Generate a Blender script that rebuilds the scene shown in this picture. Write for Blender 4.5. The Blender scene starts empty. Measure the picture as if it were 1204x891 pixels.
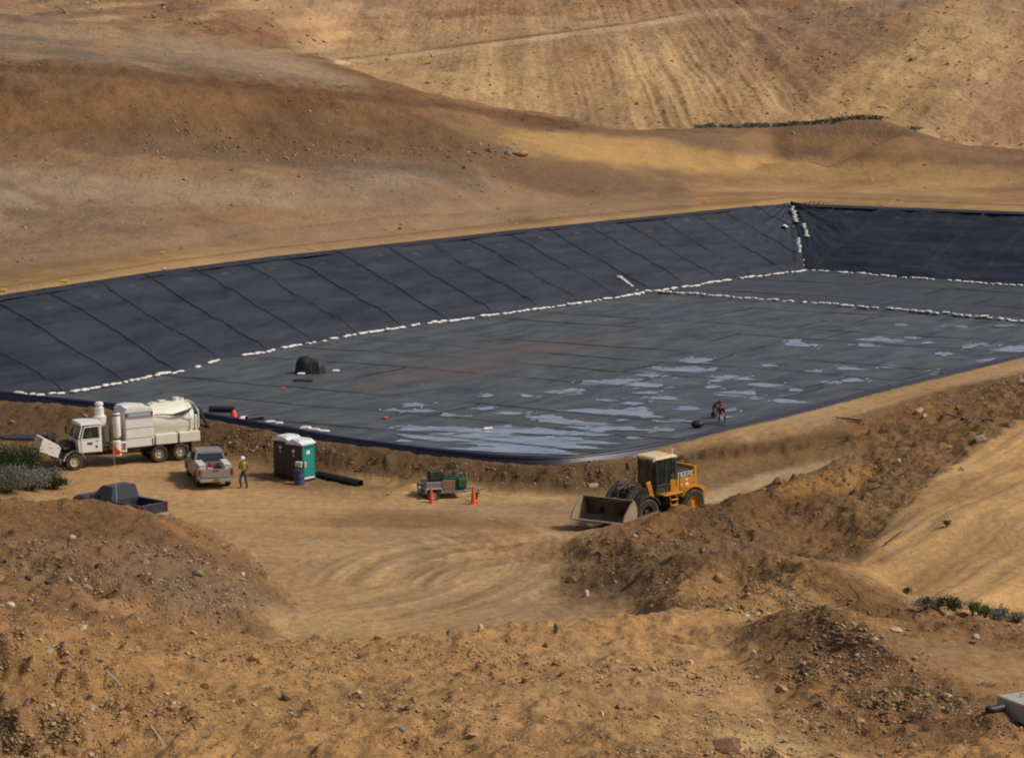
import bpy, bmesh, math, random
import numpy as np
from mathutils import Vector, Matrix, geometry
R = math.radians
rng = np.random.default_rng(7); random.seed(7)
S = bpy.context.scene
COL = S.collection
F = 2900.0; CX, CY = 602.0, 445.5; CAMZ = 24.0
PITCH = math.atan((CY - 60) / F); CP, SP = math.cos(PITCH), math.sin(PITCH)

def ray(px, py):
    v = (py - CY) / F
    return np.array([(px - CX) / F, CP - SP * v, -(SP + CP * v)])
def PY(px, py, Y):
    d = ray(px, py); t = Y / d[1]; return (d[0]*t, Y, CAMZ + d[2]*t)
def PZ(px, py, z):
    d = ray(px, py); t = (z - CAMZ) / d[2]; return (d[0]*t, d[1]*t, z)
def proj(x, y, z):
    yc = y*CP - (z-CAMZ)*SP; zc = -(z-CAMZ)*CP - y*SP
    return CX + F*x/yc, CY + F*zc/yc
def lin(c):
    return tuple(((v/255+0.055)/1.055)**2.4 if v > 10 else v/255/12.92 for v in c)

# ---------------------------------------------------------------- noise
def _hash(ix, iy, s):
    h = (ix*374761393 + iy*668265263 + s*1442695041) & 0xffffffff
    h = ((h ^ (h >> 13)) * 1274126177) & 0xffffffff
    return ((h ^ (h >> 16)) & 0xffffff) / float(0xffffff)
def vnoise(x, y, s=0):
    ix = np.floor(x).astype(np.int64); iy = np.floor(y).astype(np.int64)
    fx = x-ix; fy = y-iy; fx = fx*fx*(3-2*fx); fy = fy*fy*(3-2*fy)
    a = _hash(ix, iy, s); b = _hash(ix+1, iy, s); c = _hash(ix, iy+1, s); d = _hash(ix+1, iy+1, s)
    return (a+(b-a)*fx)*(1-fy) + (c+(d-c)*fx)*fy - 0.5
def fbm(x, y, wl, n, s=0, g=0.5):
    o = 0; a = 1.0; f = 1.0/wl
    for i in range(n):
        ca, sa = math.cos(i*1.1), math.sin(i*1.1)
        o = o + a*vnoise((x*ca-y*sa)*f, (x*sa+y*ca)*f, s+i); a *= g; f *= 2.07
    return o
def sm(a, b, x):
    t = np.clip((x-a)/(b-a), 0, 1); return t*t*(3-2*t)

# ---------------------------------------------------------------- soil colours (sRGB numbers of the dry soil; DARK also paints shade)
PLAT=(170,136,96); FG=(172,132,86); MOUND=(134,99,65); DARK=(116,88,60); BERM=(118,90,60); SAND=(190,152,102)
ROAD=(184,150,108); HILL=(138,107,78); HILLG=(147,121,96); FACE=(134,99,67); FAR=(184,148,104); FARP=(168,134,104); TAN=(166,130,88)
CT = []   # control points: x, y, z, rough, r, g, b
def line(pts, rough, col, mode='Y', step=3.0):
    w = []
    for p in pts:
        px, py, v = p[:3]
        m = p[3] if len(p) > 3 else mode
        w.append(PY(px, py, v) if m == 'Y' else PZ(px, py, v) if m == 'z' else (px, py, v))
    c = lin(col)
    out = [w[0]]
    for a, b in zip(w[:-1], w[1:]):
        n = max(1, int(math.dist(a[:2], b[:2])/step))
        for i in range(1, n+1):
            t = i/n; out.append(tuple(a[k]+(b[k]-a[k])*t for k in range(3)))
    for p in out: CT.append((*p, rough, *c))
    return w
W_ = 'w'
# behind and under the camera
for y, z in ((-60, 25), (-3, 22.3), (3, 22.2), (12, 18), (30, 12), (48, 8)):
    line([(-120, y, z, W_), (120, y, z, W_)], .25, FG, step=12)
line([(-700,891,62),(200,891,62),(800,891,61),(1150,891,60),(1900,891,60)], .25, FG, step=6)
line([(-500,820,70),(60,820,70),(400,820,71),(760,815,74)], .22, FG)
line([(-500,755,80),(0,752,80),(150,765,80),(400,778,81),(700,775,83),(800,760,87)], .22, FG)
# lip of the foreground slope, then the drop to the yard floor
line([(340,750,90),(440,752,88),(520,744,88),(580,737,89),(650,731,90),(750,722,92),(830,714,94),(880,726,92)], .22, FG)
line([(-22,96,.3,W_),(-12,96,0,W_),(-4,98,0,W_),(2,99,0,W_),(6,101,.2,W_),(10,102,.8,W_)], .06, PLAT)
# left mound
line([(-700,575,118),(-200,582,118),(0,588,118),(60,586,119),(100,581,120),(130,586,121),(160,596,121),(198,606,120.5)], .22, MOUND)
line([(-400,560,128),(-100,566,130)], .1, MOUND)
line([(-60,620,.1,'z'),(60,614,.0,'z'),(120,612,0,'z'),(205,612,0,'z'),(250,637,0,'z'),(285,652,0,'z'),(310,668,0,'z'),(342,700,0,'z'),(350,722,0,'z'),(335,742,.1,'z')], .08, PLAT)
line([(198,618,118),(228,640,114.5),(270,665,110),(300,700,104.5),(305,735,99)], .26, DARK)
line([(-400,640,103),(0,636,104),(100,640,106),(190,650,108)], .3, MOUND)
line([(-400,690,93),(0,690,94),(100,690,96),(180,692,99),(240,700,101)], .32, MOUND)
line([(-400,715,88),(0,712,88),(100,718,89),(200,735,91),(300,752,93)], .26, MOUND)
# bottom-left clods, with the shadow beneath them painted DARK
line([(-200,742,75),(0,756,72.5),(22,778,70.5),(34,812,68.5)], .55, FG)
line([(-200,800,72.5),(0,800,72),(24,824,70.2)], .45, DARK, step=1.5)
line([(30,838,66.5),(75,856,65.5),(88,885,64.5)], .55, FG)
line([(0,880,65.6),(60,890,65.0)], .45, DARK, step=1.5)
# yard floor
for pts in ([(-300,560,.2),(0,552,.2),(75,556,0),(188,541,.14),(212,538,.2),(228,545,.1),(300,580,0),(500,600,0),(650,605,0)],
            [(300,600,0),(450,630,0),(600,625,0),(660,615,0)], [(330,640,0),(450,660,0),(560,670,0),(640,672,0)],
            [(380,690,0),(500,700,0),(620,700,0),(670,705,0)], [(400,725,0),(560,722,0)]):
    line(pts, .035, PLAT, 'z')
line([(420,612,0),(560,615,0)], .03, (160,126,88), 'z')
line([(640,580,0),(720,600,0),(780,606,0),(830,592,0),(880,578,.0),(940,560,.15),(985,549,.3),(1010,541,.45)], .04, ROAD, 'z')
line([(880,590,0),(935,572,.1)], .04, ROAD, 'z')
# berm toe behind the yard
line([(450,545,.75),(540,554,.6),(600,558,.55),(660,562,.5),(720,560,.4)], .34, BERM, 'z')
line([(-500,515,.9),(0,522,.5),(60,532,.2),(150,530,0),(212,533,.22),(240,533,.15),(300,541,0),(330,549,0),(380,559,0),(425,567,0),(470,572,0),(520,566,0.2),(560,572,0),(610,576,0),(660,590,0),(700,583,0),(760,578,0),(830,565,0),(880,558,.0),(934,548,.1),(1000,538,.4)], .1, BERM, 'z')
line([(440,566,.12),(490,561,.5),(530,560,.5),(580,562,.3)], .05, SAND, 'z')
# berm top just outside the liner edge
EDGE = [(-300,452,2.4),(0,466,1.9),(20,468,1.85),(100,477,1.7),(170,483,1.55),(240,491,1.4),(310,503,1.3),(380,516,1.2),(460,527,1.1),(540,537,1.0),(600,543,1.0),(650,544,1.0),(700,540,1.0),(760,530,1.05),(800,521,1.1),(846,509,1.15),(934,488,1.2),(1008,469,1.3),(1100,446,1.35),(1204,421,1.4),(1500,352,1.5)]
line([(p[0],p[1]-3,p[2]+.02) for p in EDGE[:13]], .08, BERM, 'z', 2)
line([(p[0],p[1]+20,max(.35,p[2]*.55)) for p in EDGE[:9]], .30, BERM, 'z')
line([(p[0],p[1]+8,p[2]-.15) for p in EDGE[:12]], .30, BERM, 'z')
line([(720,545,1.0),(800,532,1.25),(864,519,1.4),(934,513,1.4),(988,502,1.5),(1068,475,1.8),(1102,463,2.0),(1204,442,2.3),(1500,395,2.5)], .12, BERM, 'z')
line([(p[0],p[1]-2.5,p[2]+.0) for p in EDGE[13:]], .05, TAN, 'z', 2)
line([(820,522,1.3),(920,500,1.35),(1000,482,1.4),(1100,455,1.6),(1204,431,1.8)], .05, ROAD, 'z')
# right side faces
line([(700,566,.2),(800,548,.4),(900,534,.6),(960,525,.8)], .16, BERM, 'z')
line([(1030,528,.9,'z'),(1080,505,147),(1150,478,150),(1204,462,153),(1500,440,155)], .3, MOUND)
line([(1040,540,138),(1100,520,138.5),(1150,500,139),(1204,482,141),(1500,450,146)], .32, MOUND)
line([(664,654,118),(678,642,117.5),(700,630,117),(740,621,117.5),(762,614,118),(800,599,120),(840,593,121),(870,577,122),(905,573,124),(940,566,127),(985,541,132.5),(1015,528,137)], .26, MOUND, step=1.5)
line([(668,632,0,'z'),(705,612,.0,'z'),(765,600,0,'z'),(840,597,124.5),(880,585,126)], .06, PLAT, step=1.5)
line([(645,664,.0,'z'),(650,685,0,'z'),(672,704,0,'z'),(700,713,0,'z'),(735,716,.1,'z')], .08, PLAT)
line([(672,668,114.5),(700,655,113.5),(760,640,113),(820,630,114)], .3, MOUND)
line([(690,695,109.5),(740,690,108),(800,680,107)], .3, DARK)  # DARK puts the shade of the mound's left face into its colour
line([(860,612,118),(930,600,121.5),(990,585,125),(1030,560,130)], .3, DARK)  # shaded face under the ridge, painted DARK
line([(860,638,115),(890,638,114.5),(940,645,112.5),(985,662,108.5)], .26, DARK)  # shade in the hollow, painted DARK
line([(740,668,109),(780,654,107),(850,650,105),(900,648,104),(950,656,102),(1010,687,98)], .3, MOUND)
line([(780,700,101),(850,695,98.5),(920,698,96.5),(980,712,94.5)], .26, FG)
line([(1012,692,97.5),(1050,703,97),(1085,716,96.5),(1140,728,96),(1204,739,95),(1500,760,94)], .2, MOUND)
line([(1000,640,.95,'z'),(1020,640,111),(1050,600,116.5),(1085,572,121),(1125,545,126),(1160,522,131),(1204,500,135),(1500,470,138)], .08, TAN)
line([(1030,670,106),(1080,706,99.5),(1140,718,98),(1204,729,97.3),(1500,745,96.5)], .05, TAN)
line([(1090,640,109),(1150,640,108),(1204,650,106),(1500,660,105)], .08, TAN)
line([(1100,606,113),(1150,595,113),(1180,593,112.5),(1204,600,111),(1500,610,110)], .08, SAND)
line([(1130,585,118),(1180,580,118.5),(1204,575,119),(1500,560,120)], .08, TAN)
# hollow and second ridge at the lower right
line([(880,729,91.5),(910,733,90.8),(925,738,90)], .05, TAN)
line([(905,731,89),(935,711,87),(961,708,86),(999,724,83),(1025,753,79.5),(1073,779,76),(1110,799,73),(1166,842,68),(1204,857,66),(1500,900,64)], .26, MOUND, step=1.5)
line([(960,742,94,),(1043,752,92),(1120,765,89),(1204,782,86.5),(1500,800,86)], .08, TAN)
line([(1043,772,87,),(1120,800,82),(1204,815,79),(1500,830,79)], .1, TAN)
line([(1000,722,97),(1080,733,95),(1204,757,91.5),(1500,770,91)], .25, MOUND)
line([(850,770,86),(887,800,80),(898,850,72),(960,885,67)], .14, FG)
line([(930,770,81.5),(990,800,76.5),(1050,850,69.5),(1120,880,65.5)], .28, MOUND)
# ------- pond crest and what lies behind
CREST = [(0,348),(187,319.5),(320,302.5),(436,290),(600,272),(800,251.5),(880,243.5),(930,240)]
crest = [PZ(px,py,4.6+.7*px/930) for px,py in CREST]
CORN = crest[-1]
R1 = PZ(1204,250,5.8)
dr = (Vector(R1)-Vector(CORN)); R2 = tuple(Vector(R1)+dr*1.5); R2=(R2[0],R2[1],6.0)
LC = (-55.0,171.0,2.7)
TOE = [(20,465),(83,459.5),(145,448),(216,434),(257,423),(320,411),(374,400.5),(415,393),(500,380),(545,373),(649,359.5),(749,344.5),(846,330),(909,321),(947,316.5)]
toe = [PZ(px,py,-1.0) for px,py in TOE]
dl = Vector(toe[0])-Vector(toe[4]); dl.normalize()
T0 = tuple(Vector(toe[0])+dl*9.5)
TC = toe[-1]; T1 = PZ(1204,335.5,-1.0); T2 = tuple(Vector(T1)+(Vector(T1)-Vector(TC))*1.3)
crestL = [LC]+crest; toeL=[T0]+toe
crestR = [CORN,R1,R2]; toeR=[TC,T1,T2]
edge = [PZ(a,b-3.5,c) for a,b,c in EDGE]; edge[0]=LC
edge[-1]=(80.0,240.0,1.6); edge.append(R2)
def resample(pl, n):
    P = [Vector(p) for p in pl]; L=[0]
    for a,b in zip(P[:-1],P[1:]): L.append(L[-1]+(b-a).length)
    out=[]
    for i in range(n+1):
        s=L[-1]*i/n; k=0
        while k<len(L)-2 and L[k+1]<s: k+=1
        t=(s-L[k])/max(1e-9,L[k+1]-L[k]); out.append(P[k].lerp(P[k+1],min(1,t)))
    return out
def smooth_pl(pl, n, it):
    P = resample(pl, n)
    for _ in range(it):
        P=[P[0]]+[(P[i-1]+P[i]*2+P[i+1])/4 for i in range(1,len(P)-1)]+[P[-1]]
    return P
nearE = smooth_pl(edge, 260, 6)
def inset(pl, d, z):
    out=[]
    for i,p in enumerate(pl):
        a=pl[max(0,i-4)]; b=pl[min(len(pl)-1,i+4)]; t=(b-a); t.z=0; t.normalize()
        n=Vector((-t.y,t.x,0)); q=p+n*d; q.z=z; out.append(q)
    return out
nearT = inset(nearE, 3.6, -1.0)
for pl in (crestL, crestR):
    for q in resample(pl, 50): CT.append((q.x,q.y,q.z-.08,.03,*lin(TAN)))
for pl in (toeL, toeR):
    for q in resample(pl, 50): CT.append((q.x,q.y,q.z-.9,0,*lin(DARK)))
for q in nearT[::4]: CT.append((q.x,q.y,-1.9,0,*lin(DARK)))
line([(-20,200,-1.9,W_),(0,190,-1.9,W_),(20,205,-1.9,W_),(50,230,-1.9,W_)],0,DARK,step=20)
# service track along the crest
bl = [(px,py-11,5.0+.5*px/930) for px,py in CREST]
line([(-400,390,4.2),(-100,352,4.6)]+bl+[(980,230.5,5.6),(1204,239,6.1),(1500,252,6.3)], .05, TAN,'z')
line([(px,py-16,v+.25) for px,py,v in [(-300,385,4.4)]+[(p[0],p[1]+11-11,p[2]) for p in bl]+[(1204,239,6.1)]], .2, HILL,'z')
# mid hillside
line([(-400,330,205),(0,300,220),(150,290,232),(300,268,248),(450,252,262),(600,252,272),(700,240,284)], .3, HILL)
line([(-400,270,235),(0,232,255),(150,230,262),(300,225,272),(450,212,285),(560,205,298)], .35, HILLG)
line([(-400,225,258),(0,182,278),(150,172,290),(300,180,298),(450,186,303),(580,188,312)], .35, HILL)
line([(-400,180,285),(0,150,291),(150,150,296),(300,165,301),(450,170,308),(590,172,318)], .55, DARK)
line([(-400,80,316),(0,72,313),(100,76,314),(160,84,316),(260,96,322),(300,99,325),(430,112,332),(520,119,342),(600,133,352),(670,143,360)], .6, FACE, step=2)
line([(-400,70,324),(0,62,322),(160,75,325),(300,91,334),(430,104,345)], .3, HILLG)
line([(-400,20,375),(0,32,370),(160,42,380),(300,62,374),(400,88,366)], .5, HILLG)
line([(-400,-10,430),(0,0,420),(150,0,432),(235,-2,437),(300,30,425),(350,52,411),(400,76,397),(450,96,382),(510,117,362)], .6, HILL, step=4)
line([(-400,-30,500),(0,-20,500),(150,-22,500),(250,-20,480)], 1.0, HILL, step=15)
line([(670,143,360),(720,149,365),(800,153,368),(850,151,366),(940,147,362),(1000,139,362),(1030,138,362),(1070,153,358),(1130,167,352),(1204,185,345),(1500,200,345)], .3, HILL, step=4)
line([(600,176,320),(700,190,322),(800,205,322),(900,215,320),(1050,215,318),(1204,212,322),(1500,225,322)], .12, TAN)
line([(720,165,345),(800,170,347),(900,172,345),(1050,172,342),(1204,196,334)], .16, HILL)
line([(800,235,296),(900,228,304),(1050,228,300),(1204,236,292),(1500,250,292)], .12, TAN)
# hidden valley and far slope
line([(250,0,470),(350,70,450),(450,115,430),(520,135,410),(670,160,400),(850,170,402),(1000,165,402),(1204,200,392),(1500,215,392)], .3, HILL, step=12)
line([(300,60,560),(500,135,500),(700,165,465),(900,166,452),(1070,170,440),(1204,195,425),(1500,200,420)], .8, FAR, step=8)
line([(350,85,600),(420,85,596),(600,60,594),(740,40,590),(845,22,596)], .8, FAR, step=8)
line([(350,76,603),(420,76,599),(600,51,597),(740,33,593),(845,15,599)], .1, ROAD, step=8)
line([(350,74,611),(420,73,607),(600,48,605),(740,30,601),(845,12,607)], .1, ROAD, step=8)
line([(300,0,690),(600,0,660),(845,-4,628),(1000,0,590),(1204,0,560),(1700,-20,540)], 1.3, FARP, step=10)
line([(420,40,640),(600,25,630),(740,12,620)], 1.2, FAR, step=10)
line([(560,95,545),(700,85,540),(900,80,528),(1050,80,505),(1204,85,490),(1700,70,470)], 1.3, FAR, step=10)
line([(-700,40,W_),(-150,560,40,W_)][1:]+[(-60,640,40,W_),(300,-8,720),(600,-8,710),(1000,-12,650),(1204,-12,620),(1700,-30,600)], 1.0, FARP, step=25)
for y,z in ((900,38),(1400,34)): line([(-900,y,z,W_),(900,y,z,W_)], 1, FARP, step=150)
line([(-900,-60,20,W_),(-600,200,35,W_),(-700,500,40,W_),(-900,900,38,W_)],1,FARP,step=100)
line([(900,-60,20,W_),(500,200,10,W_),(600,500,38,W_),(900,900,38,W_)],1,FARP,step=100)
# ---------------------------------------------------------------- height field
APEX = 60.0
uc = np.linspace(-.2, .2, 801)
ue = .2 + np.cumsum(np.linspace(.0008, .028, 56))
U = np.concatenate([-ue[::-1], uc, ue])
def seg(a, b, d): return np.arange(a, b, d)
YR = np.concatenate([seg(-50,56,2.0), seg(56,132,.2), seg(132,192,.32), seg(192,330,.5), seg(330,420,.6), seg(420,700,1.3), seg(700,1380,20)])
NU, NY = len(U), len(YR)
GX = U[None,:]*(YR[:,None]+APEX); GY = np.repeat(YR[:,None], NU, 1)
A = np.array(CT); key = np.unique(np.round(A[:,:2],1), axis=0, return_index=True)[1]; A = A[np.sort(key)]
cdt = geometry.delaunay_2d_cdt([Vector((float(p[0]),float(p[1]))) for p in A], [], [], 0, 1e-4)
CV = np.array([tuple(v) for v in cdt[0]]); CA = np.array([A[o[0]] if o else A[0] for o in cdt[3]])
FLD = np.zeros((5, NY, NU)); FLD[0] = 10.0; FLD[2]=.3; FLD[3]=.2; FLD[4]=.1
for f in cdt[2]:
    (x0,y0),(x1,y1),(x2,y2) = CV[f[0]],CV[f[1]],CV[f[2]]
    ya,yb = min(y0,y1,y2),max(y0,y1,y2)
    i0,i1 = np.searchsorted(YR,ya),np.searchsorted(YR,yb,side='right')
    if i1<=i0: continue
    us=[x/(max(y,-55)+APEX) for x,y in ((x0,y0),(x1,y1),(x2,y2))]
    xs=(x0,x1,x2); j0=np.searchsorted(U,min(us)-.002); j1=np.searchsorted(U,max(us)+.002)
    if j1<=j0: continue
    X=GX[i0:i1,j0:j1]; Y=GY[i0:i1,j0:j1]
    D=(y1-y2)*(x0-x2)+(x2-x1)*(y0-y2)
    if abs(D)<1e-9: continue
    a=((y1-y2)*(X-x2)+(x2-x1)*(Y-y2))/D; b=((y2-y0)*(X-x2)+(x0-x2)*(Y-y2))/D; c=1-a-b
    m=(a>=-1e-6)&(b>=-1e-6)&(c>=-1e-6)
    if not m.any(): continue
    for k in range(5):
        v=a*CA[f[0],2+k]+b*CA[f[1],2+k]+c*CA[f[2],2+k]
        FLD[k,i0:i1,j0:j1][m]=v[m]
def blur(Z, r, ax):
    Z=np.moveaxis(Z,ax,0); n=Z.shape[0]
    for _ in range(3):
        P=np.concatenate([np.repeat(Z[:1],r+1,0),Z,np.repeat(Z[-1:],r,0)]); C=np.cumsum(P,0)
        Z=(C[2*r+1:2*r+1+n]-C[:n])/(2*r+1)
    return np.moveaxis(Z,0,ax)
Z = blur(blur(FLD[0],3,1),2,0)
RG = np.clip(blur(blur(FLD[1],10,1),4,0),0,2)
CC = np.stack([blur(blur(FLD[k],9,1),4,0) for k in (2,3,4)],-1)
del FLD
near = 1-sm(185,215,GY)
bigb=blur(blur(Z,26,1),14,0); px_,py_=proj(GX,GY,Z); sx_=sm(640,740,px_)*sm(300,308,GY)*(1-sm(338,350,GY))
Z=Z*(1-sx_)+bigb*sx_
# rough dirt
n1 = fbm(GX,GY,2.6,5,11,.55); n2=fbm(GX,GY,.8,3,31,.6); n3=fbm(GX,GY,9,3,51)
clod = 1-2*np.abs(fbm(GX,GY,1.3,3,71,.5))
px_,py_=proj(GX,GY,Z)
def pinpoly(P):
    c=np.zeros(px_.shape,bool); n=len(P)
    for i in range(n):
        x0,y0=P[i]; x1,y1=P[(i+1)%n]
        if y0!=y1: c^=((y0>py_)!=(y1>py_))&(px_<(x1-x0)*(py_-y0)/(y1-y0)+x0)
    return c
SANDP=[(1204,500),(1160,523),(1120,545),(1080,580),(1040,615),(1005,660),(1085,706),(1140,722),(1204,735),(1700,760),(1700,440)]
ROUGHP=[(985,545),(1060,512),(1130,472),(1204,446),(1700,380),(1700,440),(1204,500),(1160,523),(1120,545),(1080,580),(1040,615),(1005,660),(940,640),(860,604),(880,580)]
sandp=blur(blur((pinpoly(SANDP)&(GY>93)&(GY<150)).astype(float),4,1),2,0); roughp=blur(blur((pinpoly(ROUGHP)&(GY>100)&(GY<175)).astype(float),4,1),2,0)
def stroke0(pts,wd):
    d=np.full(px_.shape,1e9)
    for (x0,y0),(x1,y1) in zip(pts[:-1],pts[1:]):
        dx,dy=x1-x0,y1-y0; t=np.clip(((px_-x0)*dx+(py_-y0)*dy)/(dx*dx+dy*dy),0,1); d=np.minimum(d,np.hypot((px_-x0-t*dx)*.5,py_-y0-t*dy))
    return 1-sm(wd*.5,wd*1.5,d)
RG=RG*(1-sandp)+.04*sandp; RG=np.maximum(RG,.30*roughp)
RG=np.maximum(RG,.36*near*(GY>120)*stroke0([(740,554),(800,545),(860,532),(934,528),(1000,515),(1050,500)],6))
RG=np.maximum(RG,.30*near*(GY>96)*stroke0([(205,614),(250,639),(290,655),(325,690),(342,715)],5))
RG=np.maximum(RG,.36*near*(GY>125)*stroke0([(100,505),(240,515),(380,538),(480,549),(600,558),(700,558)],9))
n4=np.maximum(0,fbm(GX,GY,.55,3,91,.6)-.08)
Z += near*RG*(1.2*n1+.85*n2+.7*(clod-.6)+1.4*n3*(RG>.1)+1.05*n4)
far = 1-near
def stroke0(pts,wd):
    d=np.full(px_.shape,1e9)
    for (x0,y0),(x1,y1) in zip(pts[:-1],pts[1:]):
        dx,dy=x1-x0,y1-y0; t=np.clip(((px_-x0)*dx+(py_-y0)*dy)/(dx*dx+dy*dy),0,1); d=np.minimum(d,np.hypot((px_-x0-t*dx)*.5,py_-y0-t*dy))
    return 1-sm(wd*.5,wd*1.5,d)
edgem=stroke0([(0,76),(160,83),(260,95),(300,98),(430,111),(520,119),(600,133),(670,144)],5)*(GY>300)*(GY<370)
RG=np.maximum(RG,.8*edgem)
m1 = fbm(GX,GY,9,6,111,.5); m3=fbm(GX,GY,2.2,3,131,.5)
Z += far*RG*(1.9*m1*(1-.5*sm(425,470,GY))+.7*m3*(1-.8*sm(425,470,GY)))*sm(195,230,GY)
# gullies running down the far slopes
wx=GX+.18*GY*np.clip(GX/60,-1,1)+7*fbm(GX,GY,60,2,151)
gl = fbm(wx,GY*.07,24,5,141,.5)+.22*(.5-2*np.abs(fbm(wx,GY*.05,6,3,145,.5)))
Z += sm(425,470,GY)*(1-sm(640,700,GY))*np.minimum(RG,1.2)*(.6+1.0*np.exp(-((px_-840)/130)**2))*gl
gl2 = fbm(GX+.35*(GY-300)+3*fbm(GX,GY,20,2,161),GY*.15,5,3,171,.5)
facem = sm(296,304,GY)*(1-sm(318,345,GY))
Z += facem*RG*(.6+1.0*np.exp(-((px_-840)/130)**2))*gl2
# soft erosion streaks on the loose sand slope at the right
px_,py_ = proj(GX,GY,Z)
sandm = sandp*near
st = fbm((GX*.8-GY*.6),(GY*.8+GX*.6)*.10,2.2,4,181,.5)
Z += sandm*(.45*st+.6*fbm(GX,GY,8,3,185,.45))

# keep the soil under the sheeting
LINZ=np.full(Z.shape,1e9)
def carve(top,bot,n=60,dt=.02,db=.6):
    T=resample(top,n); B=resample(bot,n)
    for i in range(n):
        q=[T[i]-Vector((0,0,dt)),T[i+1]-Vector((0,0,dt)),B[i+1]-Vector((0,0,db)),B[i]-Vector((0,0,db))]
        for tri in ((q[0],q[1],q[2]),(q[0],q[2],q[3])):
            (x0,y0,z0),(x1,y1,z1),(x2,y2,z2)=tri
            i0,i1=np.searchsorted(YR,min(y0,y1,y2)),np.searchsorted(YR,max(y0,y1,y2),side='right')
            us=[x/(y+APEX) for x,y,_z in tri]; j0=np.searchsorted(U,min(us)-.002); j1=np.searchsorted(U,max(us)+.002)
            if i1<=i0 or j1<=j0: continue
            X=GX[i0:i1,j0:j1]; Y=GY[i0:i1,j0:j1]; D=(y1-y2)*(x0-x2)+(x2-x1)*(y0-y2)
            if abs(D)<1e-9: continue
            a=((y1-y2)*(X-x2)+(x2-x1)*(Y-y2))/D; b=((y2-y0)*(X-x2)+(x0-x2)*(Y-y2))/D; c=1-a-b
            m=(a>=-1e-3)&(b>=-1e-3)&(c>=-1e-3); v=a*z0+b*z1+c*z2
            sub=LINZ[i0:i1,j0:j1]; sub[m]=np.minimum(sub[m],v[m])
carve(crestL,toeL,60,-.30,.5); carve(crestR,toeR,60,-.30,.5); carve(nearE,nearT,120,-.18)
Z=np.minimum(Z,LINZ-.3)

# ---- colour of the soil, some mound shade painted in
L = CC.sum(-1)
mot = fbm(GX,GY,7,5,201,.6); mot2 = fbm(GX,GY*.6,25,4,221,.55); fine=fbm(GX,GY,.5,3,241,.6)
gain = 1+near*(.30*mot+.22*fine*np.clip(RG*4+.25,.2,1))+far*(.34*mot*(1-.6*sm(425,470,GY))+.3*mot2)
CC = CC*gain[...,None]
red = (fbm(GX,GY,14,4,261,.55))
CC[...,0]*=1+.10*red; CC[...,2]*=1-.16*red
def paint(mask, col, k):
    m=(np.clip(mask,0,1)*k)[...,None]; CC[:]=CC*(1-m)+np.array(lin(col))*m
def ell(cx,cy,rx,ry,ang=0,soft=.35,wob=.5,seed=0):
    ca,sa=math.cos(R(ang)),math.sin(R(ang)); dx=px_-cx; dy=py_-cy
    a=(dx*ca+dy*sa)/rx; b=(-dx*sa+dy*ca)/ry
    d=np.sqrt(a*a+b*b)+wob*fbm(px_,py_*2,40,4,300+seed,.6)
    return 1-sm(1-soft,1+soft,d)
def stroke(pts,wd,soft=.5,wob=3,seed=0):
    d=np.full(px_.shape,1e9)
    x=px_+wob*fbm(px_,py_*3,18,3,700+seed,.6); y=py_+wob*.5*fbm(px_,py_*3,14,3,720+seed,.6)
    for (x0,y0),(x1,y1) in zip(pts[:-1],pts[1:]):
        dx,dy=x1-x0,y1-y0; t=np.clip(((x-x0)*dx+(y-y0)*dy)/(dx*dx+dy*dy),0,1)
        d=np.minimum(d,np.hypot((x-x0-t*dx)*.5,y-y0-t*dy))
    return 1-sm(wd*(1-soft),wd*(1+soft),d)
nr = (GY<185); md=(GY>185)&(GY<392); fr=(GY>392)
# yard
paint(ell(470,612,140,11,2,.5,.5,1)*nr,(128,98,68),.8)
paint(ell(330,597,90,9,4,.5,.5,2)*nr,(184,146,100),.5)
paint(ell(560,583,120,7,2,.4,.4,3)*nr,(194,156,106),.6)
paint(ell(520,565,95,11,3,.4,.3,4)*nr*(RG<.2),(194,154,100),.8)
paint(ell(665,633,60,9,-4,.5,.3,5)*nr*(RG<.12),(178,144,104),.5)
paint(ell(390,735,85,14,2,.5,.4,6)*nr*(RG<.15),(190,156,104),.5)
# tyre tracks: bands swept round two turning centres
def tracks(c, r0, r1, a0, a1, k, s):
    cx,cy,_=PZ(c[0],c[1],0); dx=GX-cx; dy=(GY-cy); r=np.hypot(dx,dy)+.5*fbm(GX,GY,9,2,s); a=np.degrees(np.arctan2(dy,dx))
    m=sm(r0,r0+1.5,r)*(1-sm(r1-1.5,r1,r))*sm(a0,a0+12,a)*(1-sm(a1-12,a1,a))*nr*(RG<.14)*(Z<.7)
    w=vnoise(r/.42,a*0.03,s)+.7*vnoise(r/1.1,a*.02,s+1)+.5*vnoise(r/.2,a*.05,s+2)
    return m*k,w
for arg in (((720,690),5,15,95,250,.9,401),((250,660),9,19,-65,40,.8,405),((560,540),7,15,-170,-10,.35,411)):
    m,w=tracks(*arg); CC*= (1+.6*m*w)[...,None]; Z += .05*m*w
w=vnoise(GX*.05+GY*.02,GY/.5+GX*.18,421)+.7*vnoise(GX*.04,GY/1.3+GX*.3,422)
m=nr*(RG<.1)*sm(108,118,GY)*(Z<.7); CC*=(1+.2*m*w)[...,None]
# bench wheel ruts by the right liner edge
m=nr*(px_>740)*(RG<.14)*(GY>130); w=vnoise((GX*.83-GY*.56)/.45,(GX*.56+GY*.83)*.03,431); CC*=(1+.35*m*w)[...,None]
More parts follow.
